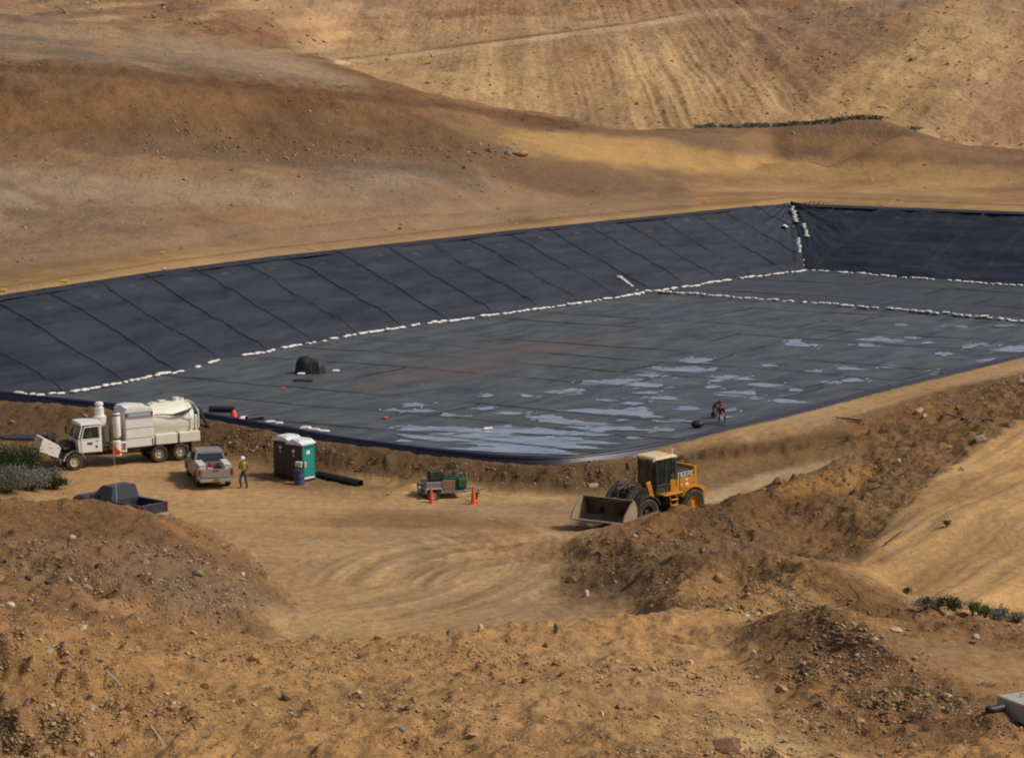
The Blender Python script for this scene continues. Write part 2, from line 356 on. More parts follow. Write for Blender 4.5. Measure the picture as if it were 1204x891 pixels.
# mounds
paint(stroke([(0,495),(100,500),(240,512),(380,538),(480,548),(600,560),(700,560),(760,556)],17,.5,5,11)*nr*(RG>.06),(96,72,47),.85)
paint(stroke([(760,552),(860,530),(934,524),(1000,512),(1060,490)],8,.5,4,12)*nr*(RG>.06),(102,76,49),.85)
paint(stroke([(835,588),(900,566),(985,549)],9,.4,2,13)*nr*(RG<.12),(186,156,118),.7)
paint(stroke([(760,535),(864,508),(934,500),(1068,462),(1204,426)],5,.5,3,14)*nr*(RG<.12),(176,138,94),.5)
paint(roughp*(.75+.5*mot),(136,102,66),.75); paint(sandp,(188,148,98),.75); CC*=(1+sandm*.5*st)[...,None]
paint(ell(285,668,60,9,42,.5,.7,7)*nr,(104,82,60),.6)
paint(ell(215,690,95,26,15,.4,.7,8)*nr,(130,108,86),.65)
paint(ell(110,655,120,30,5,.4,.8,30)*nr,(136,108,80),.4)
paint(ell(230,632,50,7,25,.5,.4,31)*nr,(170,122,72),.5)
paint(ell(700,680,50,26,-12,.4,.7,9)*nr,(98,76,52),.65)  # painted shade on the mound face turned from the sun
paint(ell(800,660,80,25,-15,.5,.7,10)*nr,(130,102,72),.5)
paint(ell(900,590,70,22,-8,.4,.5,11)*nr*(RG>.1),(108,78,50),.8)  # painted shade on the hollow's face below the ridge
paint(ell(960,620,90,26,12,.4,.5,12)*nr,(128,94,60),.7)
paint(ell(975,567,55,14,-8,.4,.5,13)*nr*(RG>.1),(184,138,80),.5)
paint(ell(1120,560,70,20,-40,.5,.6,14)*nr*(RG>.12),(140,112,80),.5)
paint(ell(1060,490,60,9,-17,.5,.6,15)*nr*(RG>.1),(156,112,72),.6)
paint(ell(900,540,110,10,-8,.5,.5,16)*nr*(RG>.06),(128,100,68),.5)
paint(ell(960,745,75,30,18,.4,.6,17)*nr,(122,90,60),.7)
paint(ell(1000,840,90,30,25,.4,.7,18)*nr,(146,106,66),.6)
paint(ell(905,878,60,16,15,.4,.4,19)*nr,(196,164,112),.7)
paint(ell(1130,585,90,7,-4,.5,.4,20)*nr*(RG<.2),(166,128,86),.5)
paint(ell(780,800,110,30,10,.4,.8,21)*nr,(170,136,98),.4)
paint(ell(200,800,260,50,10,.6,.9,32)*nr,(176,134,82),.4)
# crest track and mid hillside patches
wv=fbm(GX,GY,12,3,451)
paint(ell(160,222,220,13,3,.5,.8,40)*md,(172,148,120),.5)
paint(ell(30,245,70,18,25,.5,.8,41)*md,(110,86,66),.6)
paint(ell(20,235,60,9,15,.5,.8,42)*md,(178,156,132),.5)
paint(ell(330,187,270,8,4,.5,.5,43)*md,(112,90,70),.55)
paint(ell(680,210,115,20,9,.25,.4,44)*md,(122,94,70),.85)
paint(ell(740,178,150,16,8,.3,.4,45)*md,(192,152,94),.8)
paint(ell(980,200,240,14,3,.4,.6,46)*md,(186,146,92),.6)
paint(ell(640,145,70,8,5,.4,.5,47)*md,(112,86,60),.6)
paint(ell(1000,168,150,9,4,.5,.6,48)*md,(160,122,80),.5)
paint(ell(270,60,200,18,6,.5,.6,49)*md,(160,132,104),.4)
paint(ell(330,25,130,12,38,.5,.4,50)*md,(134,102,70),.5)
paint(ell(110,12,60,16,60,.5,.5,51)*md,(176,136,86),.45)
paint(ell(450,275,220,12,-9,.5,.8,52)*md,(156,128,100),.5)
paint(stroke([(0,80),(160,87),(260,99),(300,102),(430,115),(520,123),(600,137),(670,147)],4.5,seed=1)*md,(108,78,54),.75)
paint(stroke([(180,170),(300,172),(450,178),(590,181)],5,seed=2)*md,(120,92,68),.6)
paint(stroke([(0,305),(200,281),(400,262),(600,246),(800,238)],10,seed=3)*md,(158,130,102),.5)
paint(stroke([(230,0),(300,30),(360,58),(420,86),(480,112)],9,seed=4)*md,(126,90,60),.7)
paint(stroke([(120,0),(150,30),(160,45)],6,seed=5)*md,(122,90,62),.5)
paint(stroke([(0,33),(120,42),(260,62),(420,98)],7,seed=6)*md,(168,140,110),.5)
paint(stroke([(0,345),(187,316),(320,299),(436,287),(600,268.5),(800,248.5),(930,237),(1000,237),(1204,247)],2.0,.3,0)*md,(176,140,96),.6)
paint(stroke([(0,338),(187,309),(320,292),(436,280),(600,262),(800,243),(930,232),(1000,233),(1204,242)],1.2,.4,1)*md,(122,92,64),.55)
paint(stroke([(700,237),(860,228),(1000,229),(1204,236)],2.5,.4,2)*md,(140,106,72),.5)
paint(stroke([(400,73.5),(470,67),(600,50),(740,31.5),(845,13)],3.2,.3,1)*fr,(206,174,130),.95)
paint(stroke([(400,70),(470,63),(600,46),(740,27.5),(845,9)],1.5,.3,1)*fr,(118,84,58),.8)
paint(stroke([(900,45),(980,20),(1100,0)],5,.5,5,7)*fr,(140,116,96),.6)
# far slope colours: pale fans, darker gullies
paint(ell(620,110,180,50,5,.5,.5,60)*fr,(196,160,112),.5)
paint(ell(560,22,260,22,-4,.5,.6,61)*fr,(190,150,108),.6)
paint(ell(560,18,260,7,-5,.5,.7,62)*fr,(146,100,68),.5)
paint(ell(900,40,90,70,20,.5,.6,63)*fr,(160,122,92),.6)
paint(ell(1060,95,120,45,-40,.5,.5,64)*fr,(196,156,102),.5)
paint(ell(1180,140,50,60,0,.4,.7,65)*fr,(168,126,100),.6)
streak=fbm(wx,GY*.05,7,5,461,.62)
CC*= (1+sm(430,470,GY)*(.12*streak+.40*fbm(wx,GY*.12,34,4,471,.55)))[...,None]
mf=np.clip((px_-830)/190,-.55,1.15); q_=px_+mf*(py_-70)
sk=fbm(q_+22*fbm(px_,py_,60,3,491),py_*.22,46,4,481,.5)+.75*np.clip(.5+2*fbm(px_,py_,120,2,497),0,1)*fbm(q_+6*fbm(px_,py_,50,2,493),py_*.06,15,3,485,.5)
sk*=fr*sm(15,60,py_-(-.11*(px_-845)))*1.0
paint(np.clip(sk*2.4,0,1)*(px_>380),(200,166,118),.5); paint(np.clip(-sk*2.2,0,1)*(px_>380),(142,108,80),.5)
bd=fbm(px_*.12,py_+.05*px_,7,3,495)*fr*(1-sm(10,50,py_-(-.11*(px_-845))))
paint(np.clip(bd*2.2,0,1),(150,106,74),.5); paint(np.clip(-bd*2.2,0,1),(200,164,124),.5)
CC=np.clip(CC,.01,.8)

def ground_z(x,y):
    i=int(np.clip(np.searchsorted(YR,y)-1,0,NY-2)); u=x/(y+APEX); j=int(np.clip(np.searchsorted(U,u)-1,0,NU-2))
    ty=(y-YR[i])/(YR[i+1]-YR[i]); tu=(u-U[j])/(U[j+1]-U[j])
    return float((Z[i,j]*(1-tu)+Z[i,j+1]*tu)*(1-ty)+(Z[i+1,j]*(1-tu)+Z[i+1,j+1]*tu)*ty)
def hit(px,py,y0=45,y1=900):
    d=ray(px,py); Y=y0
    while Y<y1:
        t=Y/d[1]; z=CAMZ+d[2]*t
        if ground_z(d[0]*t,Y)>=z: return Vector((d[0]*t,Y,ground_z(d[0]*t,Y)))
        Y+=.12 if Y<190 else .5
    return Vector(PY(px,py,y1))
def hit_floor(px,py,z=-1.0): return Vector(PZ(px,py,z))

# ---------------------------------------------------------------- materials
MT={}
def nodes(name):
    m=bpy.data.materials.new(name); m.use_nodes=True; nt=m.node_tree; b=nt.nodes['Principled BSDF']; MT[name]=m
    return m,nt,b
def N(nt,t,**kw):
    n=nt.nodes.new(t)
    for k,v in kw.items():
        if k in n.inputs: n.inputs[k].default_value=v
        else: setattr(n,k,v)
    return n
def paintm(name,col,rough=.5,metal=0,dirt=.35,scale=6,dcol=(150,118,80),bump=.0,spec=.5):
    """painted / plastic surface with uneven dust"""
    m,nt,b=nodes(name); L=nt.links.new
    tc=N(nt,'ShaderNodeTexCoord'); no=N(nt,'ShaderNodeTexNoise',Scale=scale,Detail=6.0,Roughness=.65)
    L(tc.outputs['Object'],no.inputs['Vector'])
    rp=N(nt,'ShaderNodeValToRGB'); rp.color_ramp.elements[0].position=.42; rp.color_ramp.elements[1].position=.75
    L(no.outputs['Fac'],rp.inputs['Fac'])
    mu=N(nt,'ShaderNodeMath',operation='MULTIPLY'); mu.inputs[1].default_value=dirt; L(rp.outputs['Color'],mu.inputs[0])
    mx=N(nt,'ShaderNodeMix',data_type='RGBA'); mx.inputs['A'].default_value=(*lin(col),1); mx.inputs['B'].default_value=(*lin(dcol),1)
    L(mu.outputs[0],mx.inputs['Factor']); L(mx.outputs['Result'],b.inputs['Base Color'])
    b.inputs['Metallic'].default_value=metal; b.inputs['Specular IOR Level'].default_value=spec
    r=N(nt,'ShaderNodeMath',operation='MULTIPLY_ADD'); r.inputs[1].default_value=.35; r.inputs[2].default_value=rough; L(mu.outputs[0],r.inputs[0]); L(r.outputs[0],b.inputs['Roughness'])
    if bump:
        bp=N(nt,'ShaderNodeBump',Strength=bump,Distance=.05); L(no.outputs['Fac'],bp.inputs['Height']); L(bp.outputs[0],b.inputs['Normal'])
    return m
def soil(name,s1,s2,bstr,var=.26):
    m,nt,b=nodes(name); L=nt.links.new
    at=N(nt,'ShaderNodeAttribute',attribute_name='soil'); tc=N(nt,'ShaderNodeTexCoord')
    n1=N(nt,'ShaderNodeTexNoise',Scale=s1,Detail=8.0,Roughness=.7); L(tc.outputs['Object'],n1.inputs['Vector'])
    n2=N(nt,'ShaderNodeTexNoise',Scale=s2,Detail=4.0,Roughness=.6); L(tc.outputs['Object'],n2.inputs['Vector'])
    v=N(nt,'ShaderNodeTexVoronoi',Scale=s2*1.3); L(tc.outputs['Object'],v.inputs['Vector'])
    r1=N(nt,'ShaderNodeMapRange'); r1.inputs[1].default_value=.3; r1.inputs[2].default_value=.7; r1.inputs[3].default_value=1-var; r1.inputs[4].default_value=1+var
    L(n1.outputs['Fac'],r1.inputs[0])
    r2=N(nt,'ShaderNodeMapRange'); r2.inputs[1].default_value=.3; r2.inputs[2].default_value=.7; r2.inputs[3].default_value=1-var*.75; r2.inputs[4].default_value=1+var*.75
    L(n2.outputs['Fac'],r2.inputs[0])
    m1=N(nt,'ShaderNodeMath',operation='MULTIPLY'); L(r1.outputs[0],m1.inputs[0]); L(r2.outputs[0],m1.inputs[1])
    vm=N(nt,'ShaderNodeVectorMath',operation='SCALE'); L(at.outputs['Color'],vm.inputs[0]); L(m1.outputs[0],vm.inputs['Scale'])
    # scattered pale chips
    st=N(nt,'ShaderNodeMapRange'); st.inputs[1].default_value=.10; st.inputs[2].default_value=.04; L(v.outputs['Distance'],st.inputs[0])
    sx=N(nt,'ShaderNodeSeparateColor'); L(v.outputs['Color'],sx.inputs[0])
    gt=N(nt,'ShaderNodeMath',operation='GREATER_THAN'); gt.inputs[1].default_value=.72; L(sx.outputs[0],gt.inputs[0])
    mm=N(nt,'ShaderNodeMath',operation='MULTIPLY'); L(st.outputs[0],mm.inputs[0]); L(gt.outputs[0],mm.inputs[1])
    ra=N(nt,'ShaderNodeAttribute',attribute_name='rough'); m3=N(nt,'ShaderNodeMath',operation='MULTIPLY'); L(mm.outputs[0],m3.inputs[0]); L(ra.outputs['Fac'],m3.inputs[1])
    mx=N(nt,'ShaderNodeMix',data_type='RGBA'); L(m3.outputs[0],mx.inputs['Factor']); L(vm.outputs[0],mx.inputs['A']); mx.inputs['B'].default_value=(.5,.4,.27,1)
    L(mx.outputs['Result'],b.inputs['Base Color']); b.inputs['Roughness'].default_value=.95; b.inputs['Specular IOR Level'].default_value=.15
    ad=N(nt,'ShaderNodeMath',operation='ADD'); L(n1.outputs['Fac'],ad.inputs[0]); L(n2.outputs['Fac'],ad.inputs[1])
    rb=N(nt,'ShaderNodeMath',operation='MULTIPLY_ADD'); L(ra.outputs['Fac'],rb.inputs[0]); rb.inputs[1].default_value=bstr; rb.inputs[2].default_value=bstr*.15
    bp=N(nt,'ShaderNodeBump',Distance=.22/s1); L(rb.outputs[0],bp.inputs['Strength']); L(ad.outputs[0],bp.inputs['Height']); L(bp.outputs[0],b.inputs['Normal'])
    return m
soil('soil_near',2.2,9.0,.9); soil('soil_mid',.35,2.0,.45,.12); soil('soil_far',.06,.5,.3,.12)

def tag(o,label=None,cat=None,group=None,kind=None):
    if label: o['label']=label
    if cat: o['category']=cat
    if group: o['group']=group
    if kind: o['kind']=kind
    return o
def grid_obj(name, rows, mat, drop=None):
    i0,i1=rows
    X=GX[i0:i1]; Y=GY[i0:i1]; ZZ=Z[i0:i1]; n,m=X.shape
    co=np.stack([X,Y,ZZ],-1).reshape(-1,3).astype(np.float32)
    a=np.arange(n*m).reshape(n,m); q=np.stack([a[:-1,:-1],a[:-1,1:],a[1:,1:],a[1:,:-1]],-1)
    if drop is not None: q=q[~drop[i0:i1-1,:-1]]
    q=q.reshape(-1,4)
    me=bpy.data.meshes.new(name); me.vertices.add(len(co)); me.vertices.foreach_set('co',co.ravel())
    me.loops.add(q.size); me.loops.foreach_set('vertex_index',q.ravel().astype(np.int32))
    me.polygons.add(len(q)); me.polygons.foreach_set('loop_start',np.arange(0,q.size,4,dtype=np.int32)); 
    me.update(calc_edges=True); me.polygons.foreach_set('use_smooth',np.ones(len(q),bool))
    c=me.attributes.new('soil','FLOAT_COLOR','POINT'); cc=np.concatenate([CC[i0:i1].reshape(-1,3),np.ones((n*m,1))],1).astype(np.float32); c.data.foreach_set('color',cc.ravel())
    r=me.attributes.new('rough','FLOAT','POINT'); r.data.foreach_set('value',np.clip(RG[i0:i1]*3.2,.08,1).ravel().astype(np.float32))
    me.validate(); me.materials.append(MT[mat]); o=bpy.data.objects.new(name,me); COL.objects.link(o); return o
# split rows: ground up to the far pond crest is one sheet; hillside and far hills are their own
from bisect import bisect
ia=bisect(list(YR),190); ib=bisect(list(YR),405)
tag(grid_obj('ground',(0,ia+1),'soil_near'),kind='structure')
tag(grid_obj('hillside',(ia,ib+1),'soil_mid'),kind='structure')
tag(grid_obj('hills',(ib,NY),'soil_far'),kind='structure')
# ---------------------------------------------------------------- pond liner
def mesh_obj(name, verts, faces, mat, parent=None, smooth=True, uv=None):
    me=bpy.data.meshes.new(name); me.from_pydata([tuple(v) for v in verts],[],faces)
    if smooth: me.polygons.foreach_set('use_smooth',np.ones(len(me.polygons),bool))
    if uv is not None:
        a=me.attributes.new('pc','FLOAT_VECTOR','POINT'); a.data.foreach_set('vector',np.array(uv,dtype=np.float32).ravel())
    me.update()
    if isinstance(mat,str): mat=MT[mat]
    if mat: me.materials.append(mat)
    o=bpy.data.objects.new(name,me); COL.objects.link(o)
    if parent is not None: o.parent=parent
    return o
def liner_mat(name, base, dust, seamw, rough, floor=False):
    m,nt,b=nodes(name); L=nt.links.new
    at=N(nt,'ShaderNodeAttribute',attribute_name='pc')   # x: metres along, y: metres across, z: stain / dust weight
    tc=N(nt,'ShaderNodeTexCoord')
    mp=N(nt,'ShaderNodeMapping'); mp.inputs['Scale'].default_value=(.5,1.6,1) if floor else (.25,1.5,1); L(at.outputs['Vector'],mp.inputs[0])
    n1=N(nt,'ShaderNodeTexNoise',Scale=.35,Detail=7.0,Roughness=.62); L(mp.outputs[0],n1.inputs['Vector'])
    n2=N(nt,'ShaderNodeTexNoise',Scale=1.6,Detail=5.0,Roughness=.6); L(mp.outputs[0],n2.inputs['Vector'])
    mx=N(nt,'ShaderNodeMix',data_type='RGBA'); mx.inputs['A'].default_value=(*lin(base),1); mx.inputs['B'].default_value=(*lin(dust),1)
    r=N(nt,'ShaderNodeMapRange'); r.inputs[1].default_value=.32; r.inputs[2].default_value=.68; L(n1.outputs['Fac'],r.inputs[0]); L(r.outputs[0],mx.inputs['Factor'])
    sp=N(nt,'ShaderNodeSeparateXYZ'); L(at.outputs['Vector'],sp.inputs[0])
    # brown soil stains
    st=N(nt,'ShaderNodeMath',operation='MULTIPLY_ADD'); L(n2.outputs['Fac'],st.inputs[0]); st.inputs[1].default_value=1.7; st.inputs[2].default_value=-.85
    ad=N(nt,'ShaderNodeMath',operation='ADD'); L(st.outputs[0],ad.inputs[0]); L(sp.outputs[2],ad.inputs[1])
    rs=N(nt,'ShaderNodeMapRange'); rs.inputs[1].default_value=.45; rs.inputs[2].default_value=.85; rs.inputs[4].default_value=.75; L(ad.outputs[0],rs.inputs[0])
    m2=N(nt,'ShaderNodeMix',data_type='RGBA'); L(rs.outputs[0],m2.inputs['Factor']); L(mx.outputs['Result'],m2.inputs['A']); m2.inputs['B'].default_value=(*lin((108,88,74)),1)
    L(m2.outputs['Result'],b.inputs['Base Color'])
    rr=N(nt,'ShaderNodeMapRange'); rr.inputs[1].default_value=.3; rr.inputs[2].default_value=.7; rr.inputs[3].default_value=rough; rr.inputs[4].default_value=min(1,rough+.2); L(n2.outputs['Fac'],rr.inputs[0]); L(rr.outputs[0],b.inputs['Roughness'])
    b.inputs['Specular IOR Level'].default_value=.5
    if floor:
        wa=N(nt,'ShaderNodeAttribute',attribute_name='wet'); mp2=N(nt,'ShaderNodeMapping'); mp2.inputs['Scale'].default_value=(.35,.12,1); mp2.inputs['Rotation'].default_value=(0,0,.35); L(at.outputs['Vector'],mp2.inputs[0])
        n3=N(nt,'ShaderNodeTexNoise',Scale=1.3,Detail=6.0,Roughness=.6); L(mp2.outputs[0],n3.inputs['Vector'])
        a3=N(nt,'ShaderNodeMath',operation='MULTIPLY_ADD'); L(wa.outputs['Fac'],a3.inputs[0]); a3.inputs[1].default_value=.30; L(n3.outputs['Fac'],a3.inputs[2])
        r3=N(nt,'ShaderNodeMapRange'); r3.inputs[1].default_value=.78; r3.inputs[2].default_value=.84; L(a3.outputs[0],r3.inputs[0])
        m3=N(nt,'ShaderNodeMix',data_type='FLOAT'); L(r3.outputs[0],m3.inputs['Factor']); L(rr.outputs[0],m3.inputs['A']); m3.inputs['B'].default_value=.14; L(m3.outputs['Result'],b.inputs['Roughness'])
    bp=N(nt,'ShaderNodeBump',Strength=.35,Distance=.12); L(n2.outputs['Fac'],bp.inputs['Height']); L(bp.outputs[0],b.inputs['Normal'])
    return m
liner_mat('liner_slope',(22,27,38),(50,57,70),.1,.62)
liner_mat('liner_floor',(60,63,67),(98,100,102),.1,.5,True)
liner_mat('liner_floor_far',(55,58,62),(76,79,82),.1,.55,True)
paintm('liner_black',(30,36,58),.42,dirt=.15,bump=.2)
paintm('seam_dark',(34,38,47),.6,dirt=.1)
POND=tag(bpy.data.objects.new('pond_liner',None),'black plastic liner sheeting covering the floor and banks of the wide pit','pond liner'); COL.objects.link(POND); POND.location=(0,200,-1)
def pl(name,verts,faces,mat,uv=None):
    vs=[(v[0],v[1]-200,v[2]+1) for v in verts]; return mesh_obj(name,vs,faces,mat,POND,True,uv)
def strip(pts, w, zoff, name, zf):
    V=[];F_=[]
    for i,p in enumerate(pts):
        a=Vector(pts[max(0,i-1)]); b=Vector(pts[min(len(pts)-1,i+1)]); t=b-a; t.z=0; t.normalize(); n=Vector((-t.y,t.x,0))*w/2
        p=Vector(p); V+= [p+n+Vector((0,0,zoff)),p-n+Vector((0,0,zoff))]
    for i in range(len(pts)-1): F_.append((2*i,2*i+1,2*i+3,2*i+2))
    return V,F_
def bank(name,top,bot,length,seam,mat,nv=56,ax=None,seed=0,spots=True,strips=None):
    n=int(length/.22); V=[];UV=[]; s=np.arange(n+1)*length/n
    if ax is None: T=resample(top,n); B=resample(bot,n)
    else:
        C_,D_=Vector(ax[0]),Vector(ax[1]); e=(D_-C_); e.z=0; e.normalize()     # along the bank, away from the corner
        def at_s(pl_,v):
            P=[Vector(p) for p in pl_]; q=[(p-C_).dot(e) for p in P]
            if v<=q[0]: return None
            for a in range(len(P)-1):
                if q[a]<=v<=q[a+1]: return P[a].lerp(P[a+1],(v-q[a])/max(1e-9,q[a+1]-q[a]))
            return P[-1].copy()
        T=[];B=[]; sT=(Vector(bot[0])-C_).dot(e)
        for v in s:
            T.append(at_s(top,v) or Vector(top[0])); b_=at_s(bot,v)
            if b_ is None: b_=Vector(top[0]).lerp(Vector(bot[0]),min(1,v/max(1e-6,sT)))
            B.append(b_)
    for i in range(n+1):
        for j in range(nv+1):
            t=j/nv; p=T[i].lerp(B[i],t); V.append(p); UV.append((s[i],t*16,0))
    V=np.array([tuple(v) for v in V]); UV=np.array(UV)
    wob=.16*fbm(UV[:,0]*0.6,UV[:,1],6,2,seed+9)
    k=(UV[:,0]+wob)/seam; near_=np.abs(k-np.round(k))*seam
    dz=.16*np.exp(-(near_/.16)**2)
    dz+=.34*fbm(UV[:,0]+.4*UV[:,1],UV[:,1]*.5,3.2,3,seed+1,.5)+.16*fbm(UV[:,0]*.4,UV[:,1]*1.3,1.5,3,seed+3,.5)
    # wrinkles lying across the bank and pulled diagonals
    dz+=.13
    dz+=.07*np.exp(-(np.abs(fbm(UV[:,0]*.35,UV[:,1]*1.5,2.5,3,seed+2))/.03)**2)
    ed=np.minimum(1,np.minimum(UV[:,1],16-UV[:,1])/1.2+.15)
    V[:,2]+=dz*ed
    # soil splashes near the top, one by each seam panel
    if spots:
        c=(np.floor(k)+.5)*seam+1.2*(_hash(np.floor(k).astype(np.int64),np.zeros(len(k),np.int64),seed)-.5)*2
        h=_hash(np.floor(k).astype(np.int64),np.ones(len(k),np.int64),seed)
        UV[:,2]=.62*np.exp(-(((UV[:,0]-c)/1.0)**2+((UV[:,1]-2.0-1.4*h)/.9)**2))
    F_=[]
    for i in range(n):
        for j in range(nv):
            a=i*(nv+1)+j; F_.append((a,a+nv+1,a+nv+2,a+1))
    if strips is not None:
        G=V.reshape(n+1,nv+1,3); kk=k.reshape(n+1,nv+1)
        for r in range(1,int(length/seam)):
            pts=[]
            for j in range(0,nv+1,2):
                i=int(np.argmin(np.abs(kk[:,j]-r))); pts.append(tuple(G[i,j]+np.array([0,0,.06])))
            v,f=strip(pts,.10,.0,'',None); strips[1].extend([tuple(a+len(strips[0]) for a in q_) for q_ in f]); strips[0].extend(v)
    return pl(name,V,F_,mat,UV),V,UV
LL=sum((Vector(a)-Vector(b)).length for a,b in zip(crestL[:-1],crestL[1:]))
LR=sum((Vector(a)-Vector(b)).length for a,b in zip(crestR[:-1],crestR[1:]))
SA=([],[]); SB=([],[])
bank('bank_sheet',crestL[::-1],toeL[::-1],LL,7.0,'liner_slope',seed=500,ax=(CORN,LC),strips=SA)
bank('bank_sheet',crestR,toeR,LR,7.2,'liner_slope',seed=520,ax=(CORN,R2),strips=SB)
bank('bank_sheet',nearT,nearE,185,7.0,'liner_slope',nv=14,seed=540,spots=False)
# floor sheet
from mathutils.geometry import intersect_point_line
polyf=[(v[0],v[1]) for v in toeL]+[(v[0],v[1]) for v in toeR[1:]]+[(v.x,v.y) for v in nearT[::-1]]
PF=np.array(polyf)
def inpoly(x,y,P):
    c=np.zeros(x.shape,bool); n=len(P)
    for i in range(n):
        x0,y0=P[i]; x1,y1=P[(i+1)%n]
        if y0==y1: continue
        c^=((y0>y)!=(y1>y))&(x<(x1-x0)*(y-y0)/(y1-y0)+x0)
    return c
dv=Vector(toe[11])-Vector(toe[2]); dv.z=0; dv.normalize(); e1=np.array([dv.x,dv.y]); e2=np.array([e1[1],-e1[0]])   # e1 along the back toe, e2 towards the near side
O0=np.array([toe[0][0],toe[0][1]])
ss=np.arange(-14,175,.36); tt=np.arange(-2,125,.36)
SS,TT=np.meshgrid(ss,tt,indexing='ij'); FX=O0[0]+SS*e1[0]+TT*e2[0]; FY=O0[1]+SS*e1[1]+TT*e2[1]
ins=inpoly(FX,FY,PF)
g=ins.copy()
for _ in range(2):
    h=g.copy(); h[1:]|=g[:-1]; h[:-1]|=g[1:]; h[:,1:]|=g[:,:-1]; h[:,:-1]|=g[:,1:]; g=h
div=[PZ(a,b,-1.0) for a,b in ((749,344.5),(763,344.5),(805,347.5),(909,354.5),(1056,366),(1204,378),(1400,394),(1700,418))]
dA=np.array(div[0][:2]); dB=np.array(div[5][:2]); dn=(dB-dA)/np.linalg.norm(dB-dA)
side=(FX-dA[0])*(-dn[1])+(FY-dA[1])*dn[0]     # >0 beyond the divider
FZ=np.full(FX.shape,-1.0)
sp1=SS/7.0+.05*fbm(FX,FY,12,2,560)
FZ+=.07*np.exp(-((np.abs(sp1-np.round(sp1))*7)/.16)**2)
tn=TT/22.0+.3*_hash(np.floor(sp1+.5).astype(np.int64),np.zeros(SS.shape,np.int64),3)
FZ+=.05*np.exp(-((np.abs(tn-np.round(tn))*22)/.16)**2)
fpx,fpy=proj(FX,FY,FZ)
wetz=np.clip(1.3*np.exp(-(((fpx-610)/150)**2+((fpy-512)/20)**2))+np.exp(-(((fpx-800)/170)**2+((fpy-455)/40)**2))+.8*np.exp(-(((fpx-1080)/170)**2+((fpy-415)/25)**2)),0,1)
FZ+=(1-.85*wetz)*(.10*fbm(FX,FY,4,4,570,.5)+.10*np.exp(-(np.abs(fbm(SS*.5,TT,7,3,580))/.02)**2)*.5)
FZ+=.22*np.exp(-(side/.5)**2)
fpx,fpy=proj(FX,FY,FZ)
def fell(cx,cy,rx,ry): return np.exp(-(((fpx-cx)/rx)**2+((fpy-cy)/ry)**2))
stn=.55*fell(560,425,150,22)+.45*fell(650,405,90,12)+.5*fell(440,455,40,9)+.45*fell(500,442,80,9)+.4*fell(730,395,60,8)+.2*fell(860,360,120,8)+.22*fell(380,480,90,14)-.15
stn=stn*1.55+.35*fell(425,455,12,5)
idx=-np.ones(FX.shape,int); idx[g]=np.arange(g.sum())
V=np.stack([FX[g],FY[g],FZ[g]],-1); UVf=np.stack([SS[g],TT[g],np.maximum(stn[g],-.2)],-1)
q=g[:-1,:-1]&g[1:,:-1]&g[1:,1:]&g[:-1,1:]
def fsheet(name,mask,mat):
    qq=q&mask[:-1,:-1]; ii,jj=np.nonzero(qq)
    fc=np.stack([idx[ii,jj],idx[ii,jj+1],idx[ii+1,jj+1],idx[ii+1,jj]],-1)
    used=np.unique(fc); rem=-np.ones(len(V),int); rem[used]=np.arange(len(used))
    o=pl(name,V[used],[tuple(map(int,f)) for f in rem[fc]],mat,UVf[used]); a_=o.data.attributes.new('wet','FLOAT','POINT'); a_.data.foreach_set('value',wetz[g][used].astype(np.float32)); return o
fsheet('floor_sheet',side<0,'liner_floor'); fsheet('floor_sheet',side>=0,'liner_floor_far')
def floor_z(x,y):
    d=np.array([x,y])-O0; s=d@e1; t=d@e2; i=int(np.clip((s-ss[0])/.36,0,len(ss)-2)); j=int(np.clip((t-tt[0])/.36,0,len(tt)-2))
    return float(max(FZ[i,j],FZ[i+1,j],FZ[i,j+1],FZ[i+1,j+1]))
# overlap strips of the welded seams (dark lines on the sheet)
def tube_pts(pts, r, nseg=8, sq=1.0):
    V=[];F_=[]
    for i,p in enumerate(pts):
        p=Vector(p); a=Vector(pts[max(0,i-1)]); b=Vector(pts[min(len(pts)-1,i+1)]); t=(b-a).normalized()
        up=Vector((0,0,1)) if abs(t.z)<.9 else Vector((1,0,0)); x=t.cross(up).normalized(); y=x.cross(t)
        rr=r(i) if callable(r) else r
        for k in range(nseg):
            an=2*math.pi*k/nseg; V.append(p+x*math.cos(an)*rr+y*math.sin(an)*rr*sq)
    for i in range(len(pts)-1):
        for k in range(nseg):
            a=i*nseg+k; b=i*nseg+(k+1)%nseg; F_.append((a,b,b+nseg,a+nseg))
    F_.append(tuple(range(nseg))[::-1]); F_.append(tuple((len(pts)-1)*nseg+k for k in range(nseg)))
    return V,F_
